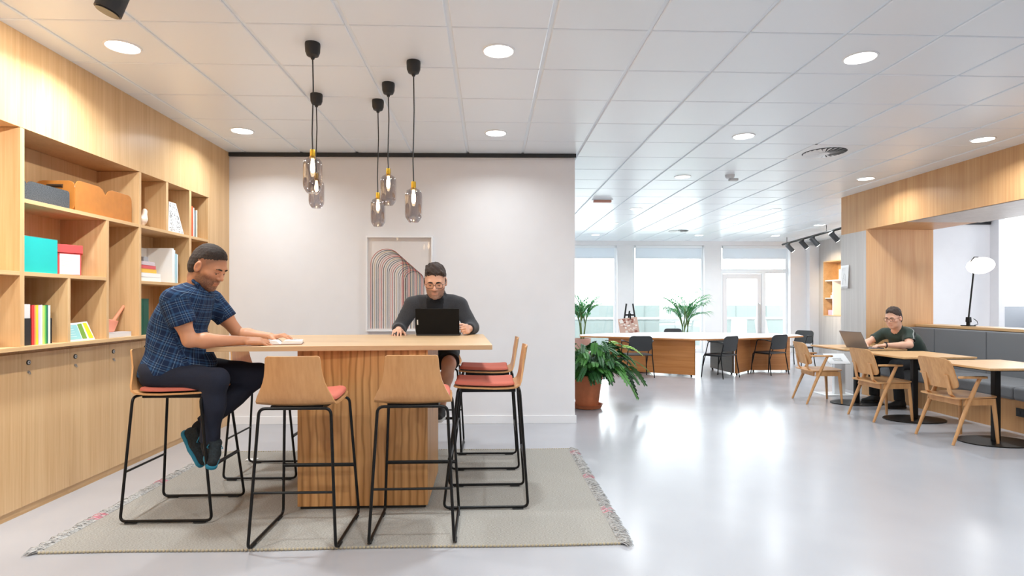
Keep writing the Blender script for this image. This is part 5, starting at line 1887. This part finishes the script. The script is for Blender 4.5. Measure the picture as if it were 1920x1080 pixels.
def shoe(parent, base, heel, toe, up, mats, name='shoe', s=1.0, lace=True):
    """trainer from heel to toe (points on the sole line); up = instep direction"""
    heel, toe = np.asarray(heel, float), np.asarray(toe, float)
    d = _n(toe - heel)
    L = np.linalg.norm(toe - heel)
    u = _n(np.asarray(up, float) - d * (np.asarray(up, float) @ d))
    sd = np.cross(d, u)
    A = np.stack([sd, d, u])
    def w(x, y, z):
        return heel + sd * x + d * y + u * z
    P = [cap(w(0, .035, .045), w(0, L * .45, .045), .036, .040, .02), cap(w(0, L * .45, .042), w(0.004, L - .038, .034), .040, .030, .03), cap(w(0, .045, .055), w(0, .055, .105), .036, .038, .02),
         cap(w(0, .06, .09), w(0, L * .62, .045), .034, .026, .02), plane_cut(w(0, 0, .008), -u, .004), plane_cut(w(0, .05, .115), u + d * .15, .004)]
    o = sdf_object(name, P, .005, mats[0], parent, base)
    S = [cap(w(0, .034, .012), w(0, L * .5, .012), .040, .042, .02), cap(w(0, L * .5, .012), w(.004, L - .036, .014), .042, .035, .02), plane_cut(w(0, 0, .026), u, .003), plane_cut(w(0, 0, 0), -u, .003)]
    sdf_object('sole', S, .005, mats[1], o, base)
    if lace:
        q = MB()
        for k in range(4):
            y = L * (.40 + .08 * k)
            z = .092 - .012 * k
            q.tube([w(-.026, y, z - .012) - base, w(0, y + .008, z) - base, w(.026, y, z - .012) - base], .0042, 6)
        for sx in (-1, 1):
            q.tube([w(0, L * .38, .094) - base, w(sx * .03, L * .36, .105) - base, w(sx * .045, L * .45, .085) - base, w(sx * .02, L * .47, .08) - base, w(0, L * .38, .094) - base], .0040, 6)
        q.build('laces', mats[1], o, smooth=True)
    return o

def cloth_mat(name, c1, c2, rough=0.85):
    k = NT(name)
    at = k.n('ShaderNodeAttribute', attribute_name='panel')
    sep = k.n('ShaderNodeSeparateXYZ')
    k.l(at.outputs['Vector'], sep.inputs[0])
    tc = k.n('ShaderNodeTexCoord')
    nz = k.n('ShaderNodeTexNoise', i_Scale=260.0, i_Detail=2.0)
    k.l(tc.outputs['Object'], nz.inputs['Vector'])
    a = tuple(v * 0.8 for v in lin(c1)) + (1,)
    b = tuple(min(1, v * 1.2) for v in lin(c1)) + (1,)
    c = k.mix(sep.outputs[0], k.ramp(nz.outputs[0], [(0.3, a), (0.7, b)]), rgba(c2))
    c = k.mix(sep.outputs[1], c, rgba((206, 210, 206)))
    k.l(c, k.b.inputs['Base Color'])
    k.b.inputs['Roughness'].default_value = rough
    k.b.inputs['Specular IOR Level'].default_value = 0.2
    k.b.inputs['Sheen Weight'].default_value = 0.15
    return k.m

def plaid_mat():
    k = NT('blue plaid cotton')
    at = k.n('ShaderNodeAttribute', attribute_name='weave')
    sep = k.n('ShaderNodeSeparateXYZ')
    k.l(at.outputs['Vector'], sep.inputs[0])
    nv, md, lt = rgba((26, 40, 68)), rgba((50, 82, 118)), rgba((122, 148, 172))
    st = [(0.0, nv), (0.30, md), (0.44, nv), (0.56, lt), (0.595, nv), (0.70, md), (0.78, nv), (0.90, lt), (0.925, nv)]
    fx = k.ramp(k.math('FRACT', k.math('MULTIPLY', sep.outputs[0], 1 / 0.075)), st, 'CONSTANT')
    fy = k.ramp(k.math('FRACT', k.math('MULTIPLY', sep.outputs[1], 1 / 0.080)), st, 'CONSTANT')
    k.l(k.mix(0.5, fx, fy), k.b.inputs['Base Color'])
    k.b.inputs['Roughness'].default_value = 0.85
    k.b.inputs['Specular IOR Level'].default_value = 0.2
    return k.m

def seg_uv(P, a, b, ref):
    a, b = np.asarray(a, float), np.asarray(b, float)
    d = _n(b - a)
    q = P - a
    t = q @ d
    r_ = q - t[:, None] * d
    u = _n(np.asarray(ref) - d * (np.asarray(ref) @ d))
    w = np.cross(d, u)
    return t, np.arctan2(r_ @ w, r_ @ u), np.linalg.norm(r_, axis=1)

def neck_ring(c, up, r_, th, fw, k=0.01, drop=0.0):
    up = _n(up)
    f = _n(np.asarray(fw) - up * (np.asarray(fw) @ up))
    s_ = np.cross(f, up)
    pts = []
    for i in range(12):
        a = 2 * math.pi * i / 12
        pts.append(np.asarray(c) + f * math.cos(a) * r_ * 1.05 + s_ * math.sin(a) * r_ - up * drop * max(0, math.cos(a)) + up * 0.012 * max(0, -math.cos(a)))
    return [cap(pts[i], pts[(i + 1) % 12], th, th, k) for i in range(12)]

# ------------------------------------------------------------------ man in the plaid shirt
def man_plaid():
    base = V3(-2.02, 3.775, 0.0112)
    t = thing('person', 'man in a blue plaid short-sleeved shirt and jeans reading a book on a bar stool', 'person', tuple(base))
    lat, fw = V3(0, -1, 0), V3(1, 0, 0)
    pel, che, nek = V3(-2.035, 3.775, 0.895), V3(-1.96, 3.775, 1.225), V3(-1.835, 3.775, 1.430)
    C, A, s = V3(-1.785, 3.765, 1.545), head_axes((1, -0.22, 0), R(27)), 1.10
    shR, elR, wrR = V3(-1.905, 3.585, 1.335), V3(-1.815, 3.595, 1.092), V3(-1.535, 3.70, 1.083)
    shL, elL, wrL = V3(-1.86, 3.965, 1.335), V3(-1.705, 4.03, 1.105), V3(-1.475, 3.97, 1.093)
    hpR, knR, anR = V3(-2.04, 3.665, 0.885), V3(-1.675, 3.63, 0.845), V3(-1.735, 3.67, 0.44)
    hpL, knL, anL = V3(-2.04, 3.885, 0.885), V3(-1.565, 4.0, 0.835), V3(-1.90, 3.89, 0.50)
    hp_, w = head_prims(C, A, s)
    body = torso_prims(pel, che, nek, lat, fw, -0.012) + hp_
    body += [cap(nek - V3(.01, 0, .02), w((0, -.036, -.07)), .057, .056, .03)]
    body += arm_prims(shR, elR, wrR, 1.0) + arm_prims(shL, elL, wrL, .97)
    body += hand_prims(wrR, (.92, .42, -.06), (.05, -.35, .94), -1, 1.06, curl=(.22, .2, .22, .26), thumb=(.25, .3), spread=.05)
    body += hand_prims(wrL, (.97, -.12, .10), (-.1, 0, 1), 1, 1.0, curl=(.34, .34, .36, .4), thumb=(.3, .4), spread=.05)
    body += leg_prims(hpR, knR, anR) + leg_prims(hpL, knL, anL)
    sk = skin_mat('tanned skin', (204, 144, 108))
    sdf_object('body', body, .0038, sk, t, base, attrs={'tone': tone_fn(C, A, s, .85, fade=.6)})
    # hair: short dark crop
    hr = plain('dark brown hair', (52, 40, 33), 0.75, noise=0.45, nscale=220, bump=0.5)
    sdf_object('hair', hair_prims(C, A, s, .0008, .0055, front=.079), .003, hr, t, base, post=wrinkle(.0012, 3, 230))
    eyes(t, base, w, s, (0, .55, -.85))
    brows(t, base, w, s, (40, 30, 24), .0050)
    # shirt
    cR, cL = shR + (elR - shR) * .60, shL + (elL - shL) * .56
    sh = torso_prims(pel - V3(0, 0, .02), che, nek - V3(.008, 0, .012), lat, fw, .020)
    sh += [ell(V3(-1.95, 3.775, 1.03), (.155, .175, .17), None, .05), cap(shR + V3(-.015, .06, .02), shR, .060, .062, .05), cap(shL + V3(-.015, -.06, .02), shL, .060, .062, .05)]
    sh += [ell(V3(-2.02, 3.775, .90), (.158, .218, .14), None, .05), ell(V3(-1.93, 3.775, .93), (.18, .19, .10), None, .05)]
    sh += [tubecut(shR, cR, .074, .076, .03), tubecut(shL, cL, .072, .072, .03)]
    sh += neck_ring(nek + V3(.012, 0, .004), nek - che, .067, .013, fw, .014, .035)
    sh += [plane_cut((-2.2, 0, .858), (.10, 0, -1), .006)]
    def weave(P):
        tt, an, rr = seg_uv(P, pel, nek, fw)
        out = np.stack([an * .17, tt, np.zeros_like(tt)], 1)
        for a, b in ((shR, elR), (shL, elL)):
            t2, a2, r2 = seg_uv(P, a, b, fw)
            m_ = (t2 > .0) & (r2 < .088) & (np.abs(P[:, 1] - 3.775) > .155)
            out[m_] = np.stack([a2 * .07, t2 + .02, np.zeros_like(t2)], 1)[m_]
        return out
    sdf_object('shirt', sh, .0055, plaid_mat(), t, base, post=wrinkle(.0055, 8, 24), attrs={'weave': weave})
    # shirt placket
    # jeans
    je = [ell(pel - V3(0, 0, .01), (.155, .195, .12), None, .05)]
    for hp2, kn2, an2 in ((hpR, knR, anR), (hpL, knL, anL)):
        e2 = kn2 + (an2 - kn2) * .93
        je += [cap(hp2, kn2, .098, .073, .05), cap(kn2, kn2 + (e2 - kn2) * .4, .072, .066, .03), tubecut(kn2 + (e2 - kn2) * .35, e2, .066, .056, .03)]
    je += [plane_cut((0, 0, .815), (0, 0, -1), .01)] if False else []
    dn = plain('dark indigo denim', (24, 29, 46), 0.9, noise=0.25, nscale=300)
    sdf_object('jeans', je, .0055, dn, t, base, post=wrinkle(.0045, 5, 30))
    for an_, kn_, dd in ((anR, knR, V3(.02, -.05, -.03)), (anL, knL, V3(-.01, -.01, -.05))):
        sdf_object('sock', [cap(an_ + (kn_ - an_) * .10, an_, .043, .042, .02), cap(an_, an_ + dd, .042, .034, .02)], .006, cm((24, 24, 28), .9), t, base)
    up_m = plain('dark knit upper', (26, 34, 38), 0.85, noise=0.5, nscale=90)
    so_m = plain('teal sole', (26, 122, 150), 0.6)
    shoe(t, base, V3(-1.745, 3.705, .395), V3(-1.66, 3.545, .315), (0.45, -.35, .9), (up_m, so_m), s=1.0)
    shoe(t, base, V3(-2.005, 3.885, .475), V3(-1.865, 3.835, .250), (.85, -.1, .5), (up_m, so_m))
    # the book he reads
    b = thing('open_book', 'open book with white pages under the reading man\'s hands', 'book', (-1.365, 3.875, 1.0508), R(14))
    q = MB()
    n_ = 12
    for sg in (-1, 1):
        pts = []
        for i in range(n_ + 1):
            u = i / n_
            pts.append((sg * .128 * u, .004 + .026 * (1 - (1 - min(u * 3.2, 1)) ** 2) * (1 - .35 * u)))
        o2 = pts + [(sg * .128, .004), (0, .004)]
        vs = [(x, -.095, z) for x, z in o2] + [(x, .095, z) for x, z in o2]
        m_ = len(o2)
        q.add(vs, [tuple(range(m_)), tuple(range(m_, 2 * m_))[::-1]] + [(i, (i + 1) % m_, (i + 1) % m_ + m_, i + m_) for i in range(m_)])
    q.build('pages', 'paper', b, smooth=True, angle=30)
    q = MB(); q.box(-.132, .132, -.099, .099, 0, .0035); q.build('cover', cm((150, 110, 92)), b, bevel=.001)
    q = MB()
    for sg in (-1, 1):
        for k in range(9):
            y = -.075 + k * .018
            q.box(sg * .07 - .04, sg * .07 + (.04 if k % 4 else .02), y, y + .0025, .0262, .0268)
    q.build('text_lines', cm((170, 166, 166)), b)
man_plaid()

# ------------------------------------------------------------------ man with the black laptop
def man_laptop():
    base = V3(-0.475, 5.25, 0.003)
    t = thing('person', 'dark-haired man in glasses and charcoal sweater behind a black laptop', 'person', tuple(base))
    lat, fw = V3(-1, 0, 0), V3(0, -1, 0)
    pel, che, nek = V3(-.475, 5.31, .89), V3(-.47, 5.20, 1.17), V3(-.468, 5.075, 1.392)
    C, A, s = V3(-.462, 4.985, 1.502), head_axes((.02, -1, 0), R(22)), 1.14
    shR, elR, wrR = V3(-.672, 5.10, 1.295), V3(-.775, 5.05, 1.105), V3(-.765, 4.915, 1.090)
    shL, elL, wrL = V3(-.264, 5.10, 1.295), V3(-.155, 5.06, 1.105), V3(-.178, 4.905, 1.100)
    hpR, knR, anR = V3(-.575, 5.28, .885), V3(-.60, 4.93, .835), V3(-.58, 5.0, .42)
    hpL, knL, anL = V3(-.375, 5.28, .885), V3(-.345, 4.95, .800), V3(-.42, 5.03, .42)
    hp_, w = head_prims(C, A, s, 1.08)
    body = torso_prims(pel, che, nek, lat, fw, -0.012) + hp_
    body += [cap(nek - V3(0, -.01, .02), w((0, -.030, -.07)), .060, .058, .03)]
    body += arm_prims(shR, elR, wrR) + arm_prims(shL, elL, wrL)
    body += hand_prims(wrR, (.04, -1, -.05), (0, -.1, 1), -1, 1.0, curl=(.35, .35, .4, .45), thumb=(.35, .4), spread=.10)
    body += hand_prims(wrL, (-.20, -1, .02), (.95, -.15, .25), 1, 1.0, curl=(1.35, 1.35, 1.35, 1.35), thumb=(1.0, .9), spread=.02)
    body += leg_prims(hpR, knR, anR) + leg_prims(hpL, knL, anL)
    body += [cap(anR, anR + V3(0, -.10, -.05), .036, .026, .02), cap(anL, anL + V3(0, -.10, -.05), .036, .026, .02)]
    sk = skin_mat('fair skin', (222, 170, 142))
    sdf_object('body', body, .0038, sk, t, base, attrs={'tone': tone_fn(C, A, s, .70, True, .3)})
    hr = plain('dark hair', (58, 44, 38), 0.7, noise=0.4, nscale=160, bump=0.5)
    # swept locks over the brow and crown, clipped with the rest of the hair
    tuft = []
    for kx in range(-4, 5):
        x0 = kx * .0145
        tuft.append(cap(w((x0 * .9 + .006, -.01, .128 - abs(kx) * .004)), w((x0 * 1.05 - .004, .072 - abs(kx) * .004, .094 - .004 * (kx % 3))), .016 * s, .0085 * s, .006))
        tuft.append(cap(w((x0 * 1.05 - .004, .072 - abs(kx) * .004, .094 - .004 * (kx % 3))), w((x0 * 1.1 - .010, .080 - abs(kx) * .0055, .072 - .005 * (kx % 3))), .0085 * s, .003 * s, .004))
    for sx in (-1, 1):
        tuft.append(cap(w((sx * .0735, .022, .035)), w((sx * .0745, .018, -.008)), .008 * s, .004 * s, .006))
    sdf_object('hair', hair_prims(C, A, s, .0030, .017, front=.086) + tuft, .003, hr, t, base, post=wrinkle(.0032, 13, 150))
    eyes(t, base, w, s, (0, .6, -.8))
    brows(t, base, w, s, (40, 30, 26), .0052, .025)
    glasses(t, base, w, s, (34, 27, 25))
    sh = torso_prims(pel, che, nek + V3(0, .012, -.012), lat, fw, .022)
    for a, e_, w_ in ((shR, elR, wrR), (shL, elL, wrL)):
        c = e_ + (w_ - e_) * .84
        sh += [cap(a + V3(-.05 * np.sign(a[0] + .47), .02, .025), a, .066, .068, .05), cap(a, e_, .072, .060, .03), tubecut(e_, c, .058, .046, .03)]
    sh += neck_ring(nek + V3(0, .004, .0), nek - che, .070, .011, fw, .012, .02)
    def panel(P):
        x = P[:, 0] + .47
        wv = .075 - .10 * np.clip(1.33 - P[:, 2], 0, .3)
        f = (np.abs(x) < wv) & (P[:, 1] < 5.12) & (P[:, 2] < 1.36)
        return np.stack([f * .85, f * 0.0, f * 0.0], 1)
    sdf_object('sweater', sh, .005, cloth_mat('charcoal knit', (58, 58, 61), (24, 24, 26)), t, base, post=wrinkle(.005, 31, 26), attrs={'panel': panel})
    so = [ell(pel - V3(0, 0, .015), (.185, .14, .115), None, .05)]
    for hp2, kn2 in ((hpR, knR), (hpL, knL)):
        so += [tubecut(hp2, hp2 + (kn2 - hp2) * .86, .100, .088, .05)]
    sdf_object('shorts', so, .006, plain('dark shorts cloth', (40, 41, 44), 0.9, noise=.15, nscale=200), t, base, post=wrinkle(.004, 7, 30))
    bm_ = cm((36, 36, 38), .7)
    for an in (anR, anL):
        shoe(t, base, an + V3(0, .06, -.085), an + V3(0, -.20, -.095), (0, -.1, 1), (bm_, cm((220, 220, 218), .6)), lace=False)

    # laptop
    l = thing('laptop', 'open black laptop in front of the man in the charcoal sweater', 'laptop', (-.425, 4.80, 1.0505), R(-1))
    q = MB(); q.box(-.178, .178, 0.0, .235, 0.0, .016); q.build('base', 'black_plastic', l, bevel=.004)
    q = MB()
    for r_ in range(5):
        for c in range(13):
            q.box(-.16 + c * .0248, -.16 + c * .0248 + .021, .03 + r_ * .022, .03 + r_ * .022 + .018, .016, .0175)
    q.build('keyboard', 'charcoal', l)
    Tl = Matrix.Translation((0, 0.006, .012)) @ Matrix.Rotation(R(14), 4, 'X')
    q = MB(); q.box(-.178, .178, -.006, .002, 0, .218); lid = q.build('lid', plain('laptop lid', (13, 13, 14), .6, spec=.2), l, bevel=.003, T=Tl)
    q = MB(); q.box(-.168, .168, .0018, .0026, .012, .208); q.build('screen', emis('laptop screen', (196, 206, 220), .6), lid, T=Tl)
    q = MB(); q.box(-.168, -.158, -.0068, -.006, .082, .124); q.build('lid_badge', cm((206, 206, 206), .4), lid, T=Tl)
    m_ = thing('computer_mouse', 'black computer mouse under the right hand of the man with the laptop', 'mouse', (-.762, 4.825, 1.0505))
    sdf_object('shell', [ell((0, 0, .008), (.031, .053, .028), None, .01), plane_cut((0, 0, 0), (0, 0, -1), .002)], .003, M['black_plastic'], m_, V3(0, 0, 0))
man_laptop()

# ------------------------------------------------------------------ man on the bench
def man_bench():
    base = V3(5.6, 7.3, 0.0)
    t = thing('person', 'man in glasses and dark green striped T-shirt on the grey bench at a laptop', 'person', tuple(base))
    fw = V3(-.88, -.47, 0) / np.linalg.norm((-.88, -.47))
    lat = V3(.47, -.88, 0)
    pel, che, nek = V3(5.60, 7.42, .575), V3(5.43, 7.39, .80), V3(5.26, 7.33, .985)
    C, A, s = V3(5.175, 7.265, 1.125), head_axes((-.88, -.48, 0), R(14)), 1.05
    shL, elL, wrL = V3(5.335, 7.225, .915), V3(5.255, 7.085, .790), V3(4.965, 7.125, .786)
    shR, elR, wrR = V3(5.24, 7.53, .915), V3(5.04, 7.56, .800), V3(4.87, 7.36, .783)
    hpL, knL, anL = V3(5.56, 7.28, .56), V3(5.10, 7.12, .535), V3(5.14, 7.10, .10)
    hpR, knR, anR = V3(5.54, 7.50, .56), V3(5.08, 7.50, .535), V3(5.10, 7.52, .10)
    hp_, w = head_prims(C, A, s)
    body = torso_prims(pel, che, nek, lat, fw, -0.012, s=.95) + hp_
    body += [cap(nek - V3(0, 0, .02), w((0, -.036, -.07)), .060, .058, .03)]
    body += arm_prims(shR, elR, wrR, .95) + arm_prims(shL, elL, wrL, .95)
    body += hand_prims(wrL, (-.97, .22, -.06), (0, 0, 1), 1, .98, curl=(.4, .42, .45, .5), thumb=(.3, .4))
    body += hand_prims(wrR, (-.85, -.5, -.04), (0, 0, 1), -1, .98, curl=(.4, .42, .45, .5), thumb=(.3, .4))
    body += leg_prims(hpR, knR, anR) + leg_prims(hpL, knL, anL)
    sk = skin_mat('light skin', (226, 176, 150))
    sdf_object('body', body, .0045, sk, t, base, attrs={'tone': tone_fn(C, A, s, .12, False, .3)})
    hr = plain('brown hair', (58, 44, 38), 0.7, noise=0.4, nscale=160, bump=0.5)
    sdf_object('hair', hair_prims(C, A, s, .004, .012, front=.078), .0042, hr, t, base, post=wrinkle(.003, 17, 110))
    eyes(t, base, w, s, (0, .6, -.7))
    brows(t, base, w, s, (52, 40, 34))
    glasses(t, base, w, s, (40, 34, 34))
    cL, cR = shL + (elL - shL) * .66, shR + (elR - shR) * .66
    sh = torso_prims(pel, che, nek - V3(0, 0, .012), lat, fw, .018, s=.97)
    sh += [cap(shL + V3(-.01, .06, .02), shL, .055, .058, .05), cap(shR + V3(.0, -.06, .02), shR, .055, .058, .05), tubecut(shL, cL, .070, .068, .03), tubecut(shR, cR, .070, .068, .03)]
    sh += neck_ring(nek, nek - che, .064, .010, fw, .012, .02)
    sh += [plane_cut((0, 0, .50), (0, 0, -1), .01)]
    def panel(P):
        out = np.zeros((len(P), 3))
        for a, b, nk in ((shL, elL, nek), (shR, elR, nek)):
            ax_ = _n(b - a)
            up_ = _n(np.cross(ax_, fw)) ; up_ = up_ if up_[2] > 0 else -up_
            outw = _n((a - nek) * V3(1, 1, 0))
            d = P - a
            sd = np.cross(up_, ax_)
            lat_ = d @ _n(np.cross(outw, ax_))     # across the sleeve, front to back
            on = (d @ outw > -.14) & ((d @ outw + d @ up_) > -.02) & (np.abs(d @ outw) < .3)
            st = (np.abs(lat_ - .0) < .032) & on
            ed = ((np.abs(np.abs(lat_ - .0) - .036) < .0055)) & on
            out[:, 0] = np.maximum(out[:, 0], st * .9)
            out[:, 1] = np.maximum(out[:, 1], ed * .55)
        return out
    sdf_object('t_shirt', sh, .005, cloth_mat('dark green jersey', (54, 66, 60), (22, 24, 24)), t, base, post=wrinkle(.004, 41, 28), attrs={'panel': panel})
    tr = [ell(pel - V3(0, 0, .015), (.15, .185, .105), None, .05)]
    for hp2, kn2, an2 in ((hpR, knR, anR), (hpL, knL, anL)):
        tr += [cap(hp2, kn2, .092, .070, .05), cap(kn2, kn2 + (an2 - kn2) * .4, .070, .064, .03), tubecut(kn2 + (an2 - kn2) * .35, an2, .064, .058, .03)]
    sdf_object('trousers', tr, .006, plain('black trousers cloth', (26, 27, 30), .9), t, base, post=wrinkle(.004, 6, 30))
    for an in (anR, anL):
        shoe(t, base, an + V3(.07, 0, -.10), an + V3(-.20, -.03, -.10), (0, 0, 1), (cm((30, 30, 32), .6), cm((24, 24, 25), .6)), lace=False)
    d_ = _n(wrL - elL)
    u_ = _n(np.cross(d_, [0, 0, 1.0]))
    v_ = np.cross(d_, u_)
    c = wrL - d_ * .012 - base
    q = MB(); q.tube([c + u_ * math.cos(a) * .0305 + v_ * math.sin(a) * .0305 for a in np.linspace(0, 2 * math.pi, 20, endpoint=False)], .0075, 6, closed=True)
    wt = q.build('wristwatch', 'black_plastic', t, smooth=True)
    q = MB(); q.box(-.016, .016, -.016, .016, -.004, .005, frame_T(c + V3(0, 0, .036), d_, u_, (0, 0, 1))); q.build('watch_face', 'black_metal', wt, bevel=.003)

    l = thing('laptop', 'open grey laptop on the cafe table of the man in dark green', 'laptop', (4.70, 7.27, .7425), R(90 + 10))
    gm = plain('grey aluminium', (150, 146, 148), .35, metal=.6)
    q = MB(); q.box(-.18, .18, -.235, 0.0, 0.0, .014); q.build('base', gm, l, bevel=.004)
    q = MB()
    for r_ in range(5):
        for k in range(13):
            q.box(-.15 + k * .0232, -.15 + k * .0232 + .0195, -.03 - r_ * .021, -.03 - r_ * .021 + .017, .014, .0155)
    q.build('keyboard', 'charcoal', l)
    Tl = Matrix.Translation((0, 0, .012)) @ Matrix.Rotation(R(-28), 4, 'X')
    q = MB(); q.box(-.18, .18, -.001, .006, 0, .232); lid = q.build('lid', gm, l, bevel=.003, T=Tl)
    q = MB(); q.box(-.155, .155, -.0022, -.0014, .012, .215); q.build('screen', emis('grey laptop screen', (206, 212, 222), .6), lid, T=Tl)
man_bench()
